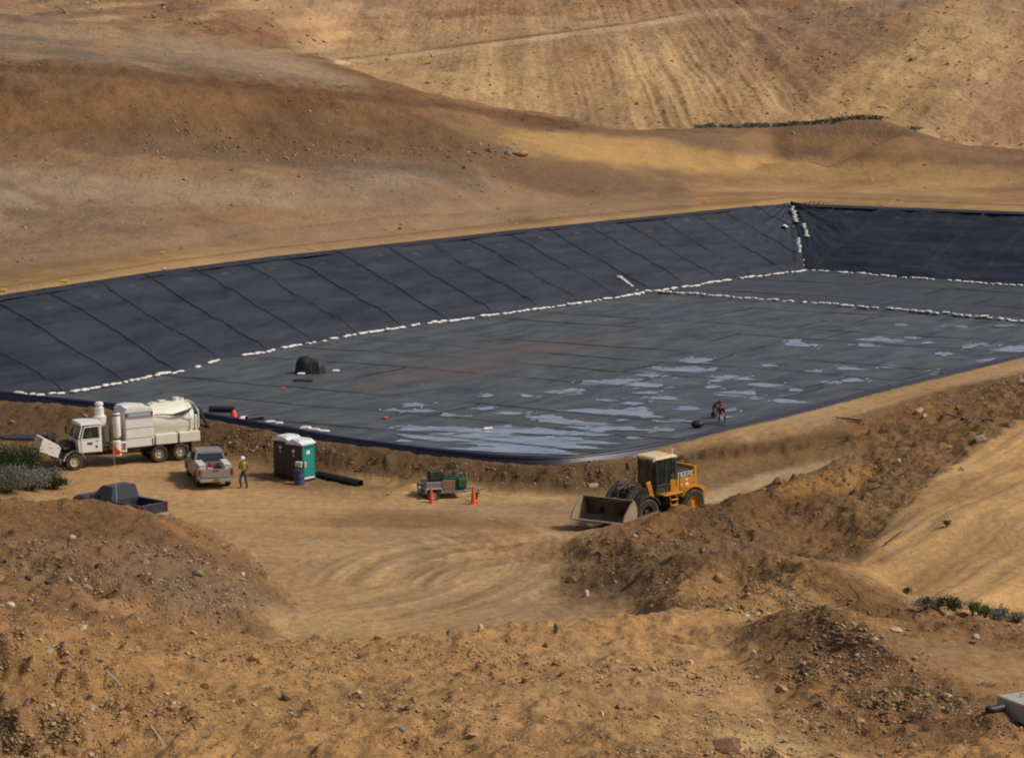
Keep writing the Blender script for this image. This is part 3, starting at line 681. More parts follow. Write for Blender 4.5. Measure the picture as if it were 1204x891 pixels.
# seams on the floor
def seam_lines():
    out=[]
    for k in range(0,24):
        if k in (3,8,11,15,17,20): continue
        s=k*7.0+.0
        pts=[]
        for t in np.arange(0,120,1.0):
            w=.25*math.sin(t*.21+k)+.3*float(vnoise(np.array([t*.13]),np.array([k*3.1]),600)[0])
            x,y=O0+(s+w)*e1+t*e2
            if inpoly(np.array([x]),np.array([y]),PF)[0]: pts.append((x,y,floor_z(x,y)))
            elif pts: break
        if len(pts)>3: out.append(pts)
    return out
SV=[];SF=[]
for pts in seam_lines():
    v,f=strip(pts,.13,.03,'',None); SF+=[tuple(a+len(SV) for a in q_) for q_ in f]; SV+=v
for k in range(0,24):
    for t0 in (14,32,51,70,90):
        t=t0+10*(random.random()-.5); 
        if random.random()<.35: continue
        pts=[]
        for s in np.arange(k*7.0,(k+1)*7.0+.1,1.0):
            x,y=O0+s*e1+(t+.1*math.sin(s))*e2
            if inpoly(np.array([x]),np.array([y]),PF)[0]: pts.append((x,y,floor_z(x,y)))
        if len(pts)>3:
            v,f=strip(pts,.12,.03,'',None); SF+=[tuple(a+len(SV) for a in q_) for q_ in f]; SV+=v
pl('weld_seam',SV,SF,'seam_dark')['kind']='stuff'
pl('bank_seam',SA[0],SA[1],'seam_dark')['kind']='stuff'
paintm('seam_pale',(74,78,92),.6,dirt=.1); pl('bank_seam',SB[0],SB[1],'seam_pale')['kind']='stuff'
# rolled anchor edge along the near rim: fat folded tube
pts=[Vector((p.x,p.y,p.z+.02+.04*float(vnoise(np.array([i*.13]),np.array([.5]),640)[0]))) for i,p in enumerate(nearE)]
v,f=tube_pts(pts,lambda i:.16+.09*float(vnoise(np.array([i*.21]),np.array([.5]),641)[0]),10,.85)
out=inset(nearE,-.5,0); SK=[];SKF=[]
for i,(p,q_) in enumerate(zip(nearE,out)):
    SK+=[(p.x,p.y,p.z+.12),((p.x*.6+q_.x*.4),(p.y*.6+q_.y*.4),p.z-.05),((p.x*.2+q_.x*.8),(p.y*.2+q_.y*.8),p.z-.6)]
for i in range(len(nearE)-1):
    for j in (0,1): a=i*3+j; SKF.append((a,a+3,a+4,a+1))
pl('anchor_flap',SK,SKF,'liner_black')
pl('rolled_edge',v,f,'liner_black')
paintm('fold_cover',(38,42,52),.6,dirt=.35,scale=1.5,dcol=(96,80,60))
# top fold of the sheet over the crest
def topflap(pl_,sgn,ex=0):
    P=resample(pl_,90); V_=[];F2=[]
    for i,p in enumerate(P):
        a=P[max(0,i-1)]; b=P[min(len(P)-1,i+1)]; t=(b-a); t.z=0; t.normalize(); n=Vector((-t.y,t.x,0))*sgn; k=.08*float(vnoise(np.array([i*.7]),np.array([2.5]),660)[0])
        V_+=[p-n*.9+Vector((0,0,-.18)),p+Vector((0,0,.07+k)),p+n*(.25+ex+2*k)+Vector((0,0,.04)),p+n*(.35+ex+2*k)+Vector((0,0,-.3))]
    for i in range(len(P)-1):
        for j in range(3): a=i*4+j; F2.append((a,a+4,a+5,a+1))
    pl('top_fold',V_,F2,'fold_cover')
topflap(crestL,1); topflap(crestR,1,.35)
# puddles, their pale lavender colour standing in for some reflected sky
m,nt,b=nodes('puddle_water'); b.inputs['Base Color'].default_value=(.27,.28,.35,1); b.inputs['Roughness'].default_value=.07; b.inputs['IOR'].default_value=1.33
no=N(nt,'ShaderNodeTexNoise',Scale=1.5,Detail=3.0); tc=N(nt,'ShaderNodeTexCoord'); nt.links.new(tc.outputs['Object'],no.inputs['Vector'])
bp=N(nt,'ShaderNodeBump',Strength=.02,Distance=.03); nt.links.new(no.outputs['Fac'],bp.inputs['Height']); nt.links.new(bp.outputs[0],b.inputs['Normal'])
mpw=N(nt,'ShaderNodeMapping'); mpw.inputs['Rotation'].default_value=(0,0,.55); mpw.inputs['Scale'].default_value=(.5,1.3,1); nt.links.new(tc.outputs['Object'],mpw.inputs[0])
nw=N(nt,'ShaderNodeTexNoise',Scale=.8,Detail=7.0,Roughness=.65); nt.links.new(mpw.outputs[0],nw.inputs['Vector'])
rw=N(nt,'ShaderNodeMapRange'); rw.inputs[1].default_value=.31; rw.inputs[2].default_value=.42; nt.links.new(nw.outputs['Fac'],rw.inputs[0]); nt.links.new(rw.outputs[0],b.inputs['Alpha'])
rc=N(nt,'ShaderNodeValToRGB'); rc.color_ramp.elements[0].position=.42; rc.color_ramp.elements[1].position=.65; rc.color_ramp.elements[0].color=(.24,.255,.32,1); rc.color_ramp.elements[1].color=(.40,.42,.52,1); nt.links.new(nw.outputs['Fac'],rc.inputs['Fac']); nt.links.new(rc.outputs[0],b.inputs['Base Color'])
PUD=[(665,461,26,3.2),(722,449,30,4.2),(700,450,14,2),(765,453,24,3),(795,434,32,4),(770,441,20,2),(818,424,22,3),(945,405,20,3),(930,400,10,1.4),(1035,400,25,3.4),(1020,406,14,2),(1150,432,0,0),
(865,444,22,2.6),(905,452,18,3),(868,464,22,4.4),(850,446,12,3),(1000,433,16,2.2),(958,436,10,1.5),(1098,437,12,2.4),(1110,416,12,1.8),(1186,411,22,3.4),(1150,405,12,1.5),(1180,383,12,2),(1118,384,17,1.8),(1060,382,9,1.3),(1075,397,9,1.2),
(1045,431,12,1.2),(1005,447,14,1.4),(975,449,10,1.6),(930,472,22,1.8),(1165,425,20,1.7),(1140,408,10,1),(935,458,8,1.2),(780,468,20,1.6),(745,486,30,5.5),(700,484,40,3),(680,497,36,3.4),(745,474,14,1.6),(810,480,18,1.8),(730,504,46,3),
(560,507,40,4),(640,508,60,5),(590,521,105,7.5),(560,514,60,5),(640,523,60,6),(665,518,55,4.5),(610,530,75,3.5),(500,505,30,3),(540,490,16,2),(490,476,15,2),(530,488,12,1.5),(460,482,8,1.3),(568,480,11,1.5),(520,515,44,3.5),(690,508,20,2.6),(790,495,20,2),(860,482,8,1.5),(570,465,9,1.4),(620,465,8,1),
(485,483,22,1.6),(640,490,20,2),(715,470,12,1.2),(838,455,9,1.5),(890,468,8,1.2),(1030,470,0,0),(905,430,9,1.1),(1090,403,8,1),(760,462,14,1.4),(600,486,16,1.4),(780,505,12,1.4),(850,490,9,1.0)]
WV=[];WF=[]
def blob(cx,cy,rx,ry,seed,rot):
    n=44; rnd=random.Random(seed); c=Vector(PZ(cx,cy,-.93)); ax=Vector(PZ(cx+rx,cy+rx*.06,-.98))-c; ay=Vector(PZ(cx,cy-ry,-.98))-c
    ph=[rnd.uniform(0,6.28) for _ in range(6)]; pts=[]
    wedge=rnd.uniform(-.5,.5)
    for k in range(n):
        a=2*math.pi*k/n; r=1+.16*math.sin(2*a+ph[0])+.16*math.sin(3*a+ph[1])+.10*math.sin(5*a+ph[2])+.10*math.sin(9*a+ph[3])+.07*math.sin(17*a+ph[4])+.07*rnd.uniform(-1,1)
        x=math.cos(a)*r; y=math.sin(a)*r*(1+1.5*wedge*math.cos(a))*(.45 if math.sin(a)<0 else 1.25); p=c+ax*x+ay*y; pts.append(p)
    return pts
for i,(cx,cy,rx,ry) in enumerate(PUD):
    if rx==0: continue
    for p in (blob(cx,cy,rx*1.0,ry*.75,i,0),blob(cx+rx*random.uniform(-.5,.5),cy+ry*random.uniform(-.6,.6),rx*.8,ry*.35,i+500,0)):
        b0=len(WV); WV+=p; WF.append(tuple(range(b0,b0+len(p))))
    for k in range(2):   # satellites
        dx,dy=random.uniform(-1.6,1.6)*rx,random.uniform(-1.7,1.7)*ry; s=random.uniform(.08,.3)
        p=blob(cx+dx,cy+dy,rx*s,ry*s*.8,i*7+k+99,0); b0=len(WV); WV+=p; WF.append(tuple(range(b0,b0+len(p))))
for k,pz in enumerate(WF):      # every puddle a hair higher than the one before, so none share a plane
    for vi in pz: WV[vi].z=-.984+.0001*k
w=mesh_obj('water',WV,WF,'puddle_water',smooth=False); tag(w,kind='structure')
# ---------------------------------------------------------------- stones
def ico(sub=1):
    bm=bmesh.new(); bmesh.ops.create_icosphere(bm,subdivisions=sub,radius=1); v=np.array([tuple(a.co) for a in bm.verts]); f=np.array([[a.index for a in q.verts] for q in bm.faces]); bm.free(); return v,f
IV,IF=ico(1)
def stones_mat(name):
    m,nt,b=nodes(name); at=N(nt,'ShaderNodeAttribute',attribute_name='soil'); tc=N(nt,'ShaderNodeTexCoord')
    no=N(nt,'ShaderNodeTexNoise',Scale=9.0,Detail=5.0); nt.links.new(tc.outputs['Object'],no.inputs['Vector'])
    r=N(nt,'ShaderNodeMapRange'); r.inputs[1].default_value=.3; r.inputs[2].default_value=.7; r.inputs[3].default_value=.75; r.inputs[4].default_value=1.2; nt.links.new(no.outputs['Fac'],r.inputs[0])
    vm=N(nt,'ShaderNodeVectorMath',operation='SCALE'); nt.links.new(at.outputs['Color'],vm.inputs[0]); nt.links.new(r.outputs[0],vm.inputs['Scale']); nt.links.new(vm.outputs[0],b.inputs['Base Color'])
    b.inputs['Roughness'].default_value=.9
stones_mat('stones')
STC=[lin(c) for c in ((206,184,150),(222,206,178),(176,140,100),(150,116,82),(150,136,124),(120,92,66),(196,150,96),(92,76,64))]
def stone_field(name, mask, n, rad, wts, y0, label=None):
    """n loose stones on the terrain, thrown evenly over what is marked in mask"""
    dx=np.abs(np.diff(px_,axis=1))[:-1]; dy=np.abs(np.diff(py_,axis=0))[:,:-1]
    vis=((py_[:-1,:-1]-py_[1:,:-1])>0)
    p=(mask[:-1,:-1]*dx*dy*vis*((px_[:-1,:-1]>-60)&(px_[:-1,:-1]<1264)&(py_[:-1,:-1]<960)&(GY[:-1,:-1]>y0))).ravel(); p=p/p.sum()
    c=rng.choice(p.size,n,p=p); ii,jj=np.unravel_index(c,(NY-1,NU-1))
    a=rng.random(n)[:,None]; b=rng.random(n)[:,None]
    P=np.stack([GX,GY,Z],-1); pos=(P[ii,jj]*(1-a)+P[ii,jj+1]*a)*(1-b)+(P[ii+1,jj]*(1-a)+P[ii+1,jj+1]*a)*b
    r=rad*np.exp(rng.normal(0,.42,n)); r=np.minimum(r,rad*3.2)
    nv=len(IV); sc=r[:,None]*np.stack([rng.uniform(.8,1.4,n),rng.uniform(.7,1.2,n),rng.uniform(.45,.85,n)],-1)
    th=rng.random(n)*6.283; base=IV[None]*(1+.42*(rng.random((n,nv,1))-.5)*2)
    v=base*sc[:,None,:]; x=v[...,0]*np.cos(th)[:,None]-v[...,1]*np.sin(th)[:,None]; y=v[...,0]*np.sin(th)[:,None]+v[...,1]*np.cos(th)[:,None]
    tl=rng.normal(0,.35,n)[:,None]; z=v[...,2]+x*tl
    V=np.stack([x+pos[:,None,0],y+pos[:,None,1],z+pos[:,None,2]+(sc[:,2]*.25)[:,None]],-1).reshape(-1,3).astype(np.float32)
    Fc=(IF[None]+np.arange(n)[:,None,None]*nv).reshape(-1,3).astype(np.int32)
    me=bpy.data.meshes.new(name); me.vertices.add(len(V)); me.vertices.foreach_set('co',V.ravel()); me.loops.add(Fc.size); me.loops.foreach_set('vertex_index',Fc.ravel())
    me.polygons.add(len(Fc)); me.polygons.foreach_set('loop_start',np.arange(0,Fc.size,3,dtype=np.int32)); me.update(calc_edges=True); me.polygons.foreach_set('use_smooth',np.zeros(len(Fc),bool))
    w=np.array(wts,float); w/=w.sum(); ci=rng.choice(len(STC),n,p=w); col=np.array(STC)[ci]*rng.uniform(.75,1.15,(n,1))
    loc=CC[ii,jj]; col=col*.42+loc*.62
    cc=np.concatenate([np.repeat(col,nv,0),np.ones((n*nv,1))],1).astype(np.float32)
    at=me.attributes.new('soil','FLOAT_COLOR','POINT'); at.data.foreach_set('color',cc.ravel()); me.materials.append(MT['stones'])
    o=bpy.data.objects.new(name,me); COL.objects.link(o); tag(o,label,'rubble',kind='stuff'); return o
clump=np.clip(.55+1.6*fbm(GX,GY,5,4,801,.6),.04,2)
nearok=(GY<186)*(LINZ>1e8)
stone_field('rubble',nearok*np.clip(RG*4-.3,0,1.2)*clump*(GY<186),26000,.029,(5,3,4,4,3,3,2,2),58,'loose stones and gravel strewn over the dirt mounds')
stone_field('rubble',nearok*np.clip(RG*4-.3,0,1.2),14000,.019,(4,6,3,2,3,2,2,2),58,'fine pale gravel chips on the dirt mounds')
stone_field('rubble',fr*(GY<690)*clump,1800,.22,(3,1,2,3,3,4,2,4),400,'scattered rocks and tufts on the far pit slope')
stone_field('rubble',nearok*(RG>.14)*clump**2,2800,.05,(5,2,5,5,4,3,3,2),60,'fist sized broken rocks scattered on the spoil heaps')
rk=ell(215,682,95,26,15,.4,.7,8)+.3*ell(1000,770,120,40,25,.5,.6,33)+.7*ell(790,800,70,30,10,.5,.6,34)+.8*ell(1120,470,80,30,-15,.5,.6,35)+.9*stroke([(100,505),(240,515),(380,538),(480,550),(600,560),(740,558)],13,.5,4,37)
stone_field('rubble',nearok*(RG>.12)*rk*clump,3800,.046,(4,2,4,4,6,3,1,3),60,'grey and brown broken rocks spilled down the mound flanks')
stone_field('rubble',nearok*(RG<.1)*(clump**2),500,.025,(4,2,4,4,2,2,2,1),98,'small pebbles lying on the packed yard')
mdk=stroke([(180,168),(250,170),(330,174),(450,176),(590,183)],12,.8,6,9)*md
stone_field('rubble',mdk*(GY>200)*clump,700,.10,(5,4,3,3,5,2,2,3),200,'line of pale rocks at the foot of the dump face')
stone_field('rubble',(md|fr)*(GY>200)*clump**2*np.clip(RG,.1,1),3800,.10,(6,5,3,3,3,2,2,1),200,'pale stones scattered across the far hillside')
# ---------------------------------------------------------------- object building tools
class MB:
    def __init__(s): s.v=[]; s.f=[]; s.mi=[]; s.mats=[]
    def _m(s,mat):
        if mat is None: return 0
        if mat not in s.mats: s.mats.append(mat)
        return s.mats.index(mat)
    def add(s,V,F_,M=None,mat=None):
        b=len(s.v); k=s._m(mat)
        s.v+=[(M@Vector(v) if M is not None else Vector(v)) for v in V]; s.f+=[tuple(a+b for a in q) for q in F_]; s.mi+=[k]*len(F_); return s
    def box(s,c,d,rot=None,bev=.02,mat=None,taper=(1,1)):
        """box centred at c, size d, chamfered vertical and horizontal edges"""
        x,y,z=[a/2 for a in d]; b=min(bev,x*.6,y*.6,z*.6)
        bm=bmesh.new(); bmesh.ops.create_cube(bm,size=2)
        for v in bm.verts:
            tx,ty=taper if v.co.z>0 else (1,1); v.co=Vector((v.co.x*x*tx,v.co.y*y*ty,v.co.z*z))
        if b>0: bmesh.ops.bevel(bm,geom=bm.edges[:],offset=b,segments=2 if b>.04 else 1,affect='EDGES')
        M=Matrix.Translation(c)@(rot.to_4x4() if rot is not None else Matrix.Identity(4))
        bm.verts.ensure_lookup_table(); bm.verts.index_update()
        s.add([v.co.copy() for v in bm.verts],[tuple(v.index for v in f.verts) for f in bm.faces],M,mat); bm.free(); return s
    def prism(s,prof,y0,y1,mat=None,M=None,axis='y'):
        """closed outline in x,z pushed from y0 to y1"""
        n=len(prof); f3=(lambda a,b,y:(a,y,b)) if axis=='y' else (lambda a,b,y:(y,a,b)) if axis=='x' else (lambda a,b,y:(a,b,y))
        V=[f3(a,b,y0) for a,b in prof]+[f3(a,b,y1) for a,b in prof]
        F_=[(i,(i+1)%n,(i+1)%n+n,i+n) for i in range(n)]+[tuple(range(n))[::-1],tuple(range(n,2*n))]
        return s.add(V,F_,M,mat)
    def lathe(s,prof,c=(0,0,0),axis='z',n=20,mat=None,rot=None):
        """prof = (radius, height) pairs"""
        V=[];F_=[]
        for r,h in prof:
            for k in range(n):
                a=2*math.pi*k/n; p=(r*math.cos(a),r*math.sin(a),h)
                V.append(p if axis=='z' else (p[0],p[2],p[1]) if axis=='y' else (p[2],p[0],p[1]))
        for i in range(len(prof)-1):
            for k in range(n): F_.append((i*n+k,i*n+(k+1)%n,(i+1)*n+(k+1)%n,(i+1)*n+k))
        F_.append(tuple(range(n))[::-1]); F_.append(tuple((len(prof)-1)*n+k for k in range(n)))
        M=Matrix.Translation(c)@(rot.to_4x4() if rot is not None else Matrix.Identity(4)); return s.add(V,F_,M,mat)
    def cyl(s,a,b,r,r2=None,n=12,mat=None): 
        a=Vector(a);b=Vector(b); V,F_=tube_pts([a,b],(lambda i:r if i==0 else (r if r2 is None else r2)),n); return s.add(V,F_,None,mat)
    def tube(s,pts,r,n=8,mat=None,sq=1): V,F_=tube_pts([Vector(p) for p in pts],r,n,sq); return s.add(V,F_,None,mat)
    def ball(s,c,r,mat=None,seg=12):
        rx,ry,rz=(r,r,r) if not hasattr(r,'__len__') else r; V=[];F_=[]; m=seg//2
        for i in range(m+1):
            th=math.pi*i/m
            for k in range(seg): ph=2*math.pi*k/seg; V.append((c[0]+rx*math.sin(th)*math.cos(ph),c[1]+ry*math.sin(th)*math.sin(ph),c[2]+rz*math.cos(th)))
        for i in range(m):
            for k in range(seg): F_.append((i*seg+k,(i+1)*seg+k,(i+1)*seg+(k+1)%seg,i*seg+(k+1)%seg))
        return s.add(V,F_,None,mat)
    def build(s,name,mat,parent=None,smooth=False,ang=None):
        me=bpy.data.meshes.new(name); me.from_pydata([tuple(v) for v in s.v],[],s.f)
        mats=[mat] if not s.mats else [m or mat for m in s.mats]
        if None not in s.mats and s.mats: mats=s.mats
        for m in mats: me.materials.append(MT[m])
        if s.mats: me.polygons.foreach_set('material_index',s.mi)
        bm=bmesh.new(); bm.from_mesh(me); bmesh.ops.remove_doubles(bm,verts=bm.verts,dist=1e-5); bmesh.ops.recalc_face_normals(bm,faces=bm.faces)
        if smooth or ang:
            lim=R(ang or 40)
            for f in bm.faces: f.smooth=True
            for e in bm.edges:
                if len(e.link_faces)==2 and e.calc_face_angle(0)>lim: e.smooth=False
        bm.to_mesh(me); bm.free()
        o=bpy.data.objects.new(name,me); COL.objects.link(o)
        if parent is not None: o.parent=parent
        return o
def root(name,loc,rz=0,rx=0,ry=0,label=None,cat=None,group=None):
    o=bpy.data.objects.new(name,None); COL.objects.link(o); o.location=loc; o.rotation_euler=(R(rx),R(ry),R(rz)); o.empty_display_size=.3
    return tag(o,label,cat,group)
def gp(px,py,dz=0):
    p=hit(px,py); p.z+=dz; return p
paintm('white_paint',(240,238,230),.42,dirt=.2,scale=3,dcol=(190,170,130)); paintm('cream_tank',(232,228,212),.45,dirt=.3,scale=2,dcol=(200,180,138))
paintm('panel_line',(120,110,95),.6); paintm('blue_trim',(50,56,96),.5,dirt=.2)
paintm('black_rubber',(52,46,42),.85,dirt=.7,scale=5,dcol=(128,104,76)); paintm('rim_cream',(206,196,166),.55,dirt=.5,scale=8)
paintm('chassis',(44,42,42),.7,dirt=.5); paintm('engine_grime',(52,48,44),.6,metal=.3,dirt=.4)
paintm('steel_grey',(130,128,124),.45,metal=.4,dirt=.4); paintm('alu',(190,192,196),.35,metal=.6,dirt=.2)
paintm('bucket_steel',(164,144,112),.7,metal=0,dirt=.6,scale=2.5,dcol=(120,98,66)); paintm('bright_edge',(168,160,145),.4,metal=.5,dirt=.3)
paintm('loader_yellow',(200,134,32),.45,dirt=.42,scale=3,dcol=(160,116,60)); paintm('loader_dark',(40,42,46),.55,dirt=.3)
paintm('roof_cream',(228,206,164),.6,dirt=.4); paintm('letter_white',(226,222,210),.6,dirt=.1); paintm('sign_band',(150,156,170),.5,dirt=.1); paintm('sign_letter',(232,232,232),.5,dirt=0)
paintm('taupe_paint',(158,152,146),.32,metal=.25,dirt=.25,scale=2.5); paintm('navy_paint',(46,51,68),.3,dirt=.2,scale=2.5,spec=.7); paintm('plastic_dark',(38,38,42),.5,dirt=.3)
paintm('tail_red',(160,24,28),.3,dirt=.1); paintm('toolbox_white',(220,218,208),.4,dirt=.25); paintm('orange_plastic',(238,84,36),.5,dirt=.12); paintm('flag_orange',(250,92,50),.6,dirt=0)
paintm('toilet_teal',(30,140,130),.45,dirt=.12,scale=2); paintm('toilet_brown',(62,44,40),.5,dirt=.15); paintm('roof_white',(232,234,236),.5,dirt=.1); paintm('barrel_blue',(52,72,110),.5,dirt=.2)
paintm('green_paint',(28,90,62),.45,dirt=.25); paintm('rust_panel',(140,98,70),.6,dirt=.3); paintm('pipe_black',(30,34,36),.45,dirt=.25); paintm('sack_white',(226,222,214),.8,dirt=.25,scale=4,dcol=(170,150,125))
paintm('concrete',(176,174,168),.85,dirt=.3,scale=3,bump=.3); paintm('skin',(168,116,88),.6,dirt=0); paintm('hivis',(176,186,56),.7,dirt=.3); paintm('hivis_stripe',(225,225,215),.5,dirt=0); paintm('jeans',(58,70,96),.85,dirt=.25); paintm('shirt_red',(112,22,28),.8,dirt=.1); paintm('shirt_grey',(120,116,110),.85,dirt=.2); paintm('helmet_white',(236,236,232),.35,dirt=.05); paintm('helmet_red',(92,34,44),.6,dirt=.05); paintm('boot',(44,36,30),.8,dirt=.4); paintm('glove',(206,184,140),.8,dirt=.2); paintm('trousers_navy',(44,50,88),.85,dirt=.2); paintm('hair',(40,30,24),.9,dirt=0)
paintm('tarp_black',(30,32,38),.5,dirt=.15,bump=.4); paintm('wood_dark',(82,66,52),.9,dirt=.3); paintm('yellow_scrap',(214,186,70),.7,dirt=.2); paintm('cooler_blue',(60,90,150),.5,dirt=.1)
paintm('lamp_lens',(226,224,214),.15,dirt=.05); paintm('headliner',(70,68,66),.9,dirt=0)
m,nt,b=nodes('glass'); b.inputs['Base Color'].default_value=(.03,.04,.045,1); b.inputs['Roughness'].default_value=.06; b.inputs['Specular IOR Level'].default_value=.6
m,nt,b=nodes('clear_glass'); b.inputs['Base Color'].default_value=(.03,.045,.04,1); b.inputs['Roughness'].default_value=.05; b.inputs['Alpha'].default_value=.45
def rock_mat(name,c1,c2):
    m,nt,b=nodes(name); tc=N(nt,'ShaderNodeTexCoord'); no=N(nt,'ShaderNodeTexNoise',Scale=3.0,Detail=8.0,Roughness=.7); nt.links.new(tc.outputs['Object'],no.inputs['Vector'])
    rp=N(nt,'ShaderNodeValToRGB'); rp.color_ramp.elements[0].color=(*lin(c1),1); rp.color_ramp.elements[1].color=(*lin(c2),1); rp.color_ramp.elements[0].position=.35; rp.color_ramp.elements[1].position=.65
    nt.links.new(no.outputs['Fac'],rp.inputs['Fac']); nt.links.new(rp.outputs[0],b.inputs['Base Color']); b.inputs['Roughness'].default_value=.9
    bp=N(nt,'ShaderNodeBump',Strength=.6,Distance=.06); nt.links.new(no.outputs['Fac'],bp.inputs['Height']); nt.links.new(bp.outputs[0],b.inputs['Normal'])
rock_mat('rock_pale',(176,150,112),(208,186,152)); rock_mat('rock_tan',(150,112,72),(196,154,106)); rock_mat('rock_brown',(104,74,54),(146,106,76)); rock_mat('rock_grey',(118,106,92),(152,138,120)); rock_mat('rock_dark',(76,62,50),(106,88,72)); rock_mat('rock_white',(184,166,138),(214,200,176))
def leaf_mat(name,c1,c2):
    m,nt,b=nodes(name); at=N(nt,'ShaderNodeAttribute',attribute_name='tone'); rp=N(nt,'ShaderNodeValToRGB'); rp.color_ramp.elements[0].color=(*lin(c1),1); rp.color_ramp.elements[1].color=(*lin(c2),1)
    nt.links.new(at.outputs['Fac'],rp.inputs['Fac']); nt.links.new(rp.outputs[0],b.inputs['Base Color']); b.inputs['Roughness'].default_value=.8
leaf_mat('leaf_green',(44,54,28),(92,100,56)); leaf_mat('leaf_sage',(84,86,74),(142,142,124)); leaf_mat('leaf_blue',(80,84,76),(128,128,116)); leaf_mat('leaf_far',(96,98,74),(140,138,108))

def wheel(parent,c,r,w,side,rim='rim_cream',hub=.55,lug=True,name='wheel',dark=False):
    """axle along local y; side=+1/-1 says which way the outer face looks"""
    e=bpy.data.objects.new(name,None); COL.objects.link(e); e.parent=parent; e.location=c
    t=MB(); h=w/2; t.lathe([(r*hub*1.02,-h*.8),(r*.86,-h),(r*.97,-h*.82),(r,-h*.45),(r,h*.45),(r*.97,h*.82),(r*.86,h),(r*hub*1.02,h*.8),(r*hub*.98,h*.3),(r*hub*.98,-h*.3)],axis='y',n=36)
    if lug:
        for k in range(24):
            a=2*math.pi*k/24; q=Matrix.Rotation(-a,3,'Y'); 
            for s_ in (-1,1): t.box((r*.995*math.cos(a),s_*h*.42,r*.995*math.sin(a)),(r*.07,h*.75,r*.12),rot=q,bev=0)
    t.build('tyre','black_rubber',e,smooth=True)
    m=MB(); m.lathe([(r*hub,-h*.5),(r*hub,h*.62),(r*hub*.9,h*.66),(r*hub*.84,h*.25),(r*hub*.4,h*.12),(r*hub*.36,h*.45),(r*hub*.1,h*.5)] if side>0 else [(r*hub*.1,-h*.5),(r*hub*.36,-h*.45),(r*hub*.4,-h*.12),(r*hub*.84,-h*.25),(r*hub*.9,-h*.66),(r*hub,-h*.62),(r*hub,h*.5)],axis='y',n=28)
    m.lathe([(r*.1,0),(r*.1,side*h*.55)] ,axis='y',n=12,mat='chassis') if False else None
    m.build('rim',rim,e,smooth=True,ang=30); return e

# ---- people
def skinmesh(name,J,E,mat,parent,lv=2,rootv=0):
    """J: list of (x,y,z,r) or (x,y,z,rx,ry); one continuous skin over the joint tree"""
    me=bpy.data.meshes.new(name); me.from_pydata([j[:3] for j in J],E,[]); me.materials.append(MT[mat])
    o=bpy.data.objects.new(name,me); COL.objects.link(o)
    sk=o.modifiers.new('Skin','SKIN'); sk.branch_smoothing=.6
    if not me.skin_vertices: me.skin_vertices.new()
    for i,j in enumerate(J):
        sv=me.skin_vertices[0].data[i]; sv.radius=(j[3],j[4] if len(j)>4 else j[3]); sv.use_root=(i==rootv)
    sb=o.modifiers.new('Subsurf','SUBSURF'); sb.levels=lv; sb.render_levels=lv
    dg=bpy.context.evaluated_depsgraph_get(); me2=bpy.data.meshes.new_from_object(o.evaluated_get(dg)); me2.name=name
    bpy.data.objects.remove(o); me2.polygons.foreach_set('use_smooth',np.ones(len(me2.polygons),bool))
    if not me2.materials: me2.materials.append(MT[mat])
    o=bpy.data.objects.new(name,me2); COL.objects.link(o); o.parent=parent; return o
def hand_joints(J,E,w,elb,side):
    """palm and five fingers grown from wrist index w"""
    wx=Vector(J[w][:3]); d=(wx-Vector(J[elb][:3])).normalized(); sx=Vector((side,0,0)); sx=(sx-d*sx.dot(d)).normalized(); up=d.cross(sx)
    p=wx+d*.08; J.append((*p,.032,.022)); E.append((w,len(J)-1)); pi=len(J)-1
    for k,(off,l) in enumerate(((-.033,.055),(-.012,.07),(.011,.075),(.032,.065))):
        a=p+up*off+d*.035; b_=a+d*l*.55+sx*-.008; c=b_+d*l*.4+sx*-.03
        n=len(J); J+= [(*a,.0085),(*b_,.008),(*c,.0065)]; E+= [(pi,n),(n,n+1),(n+1,n+2)]
    a=wx+d*.045-up*.034; b_=a+d*.03-up*.022-sx*.015; n=len(J); J+=[(*a,.011),(*b_,.009)]; E+=[(w,n),(n,n+1)]
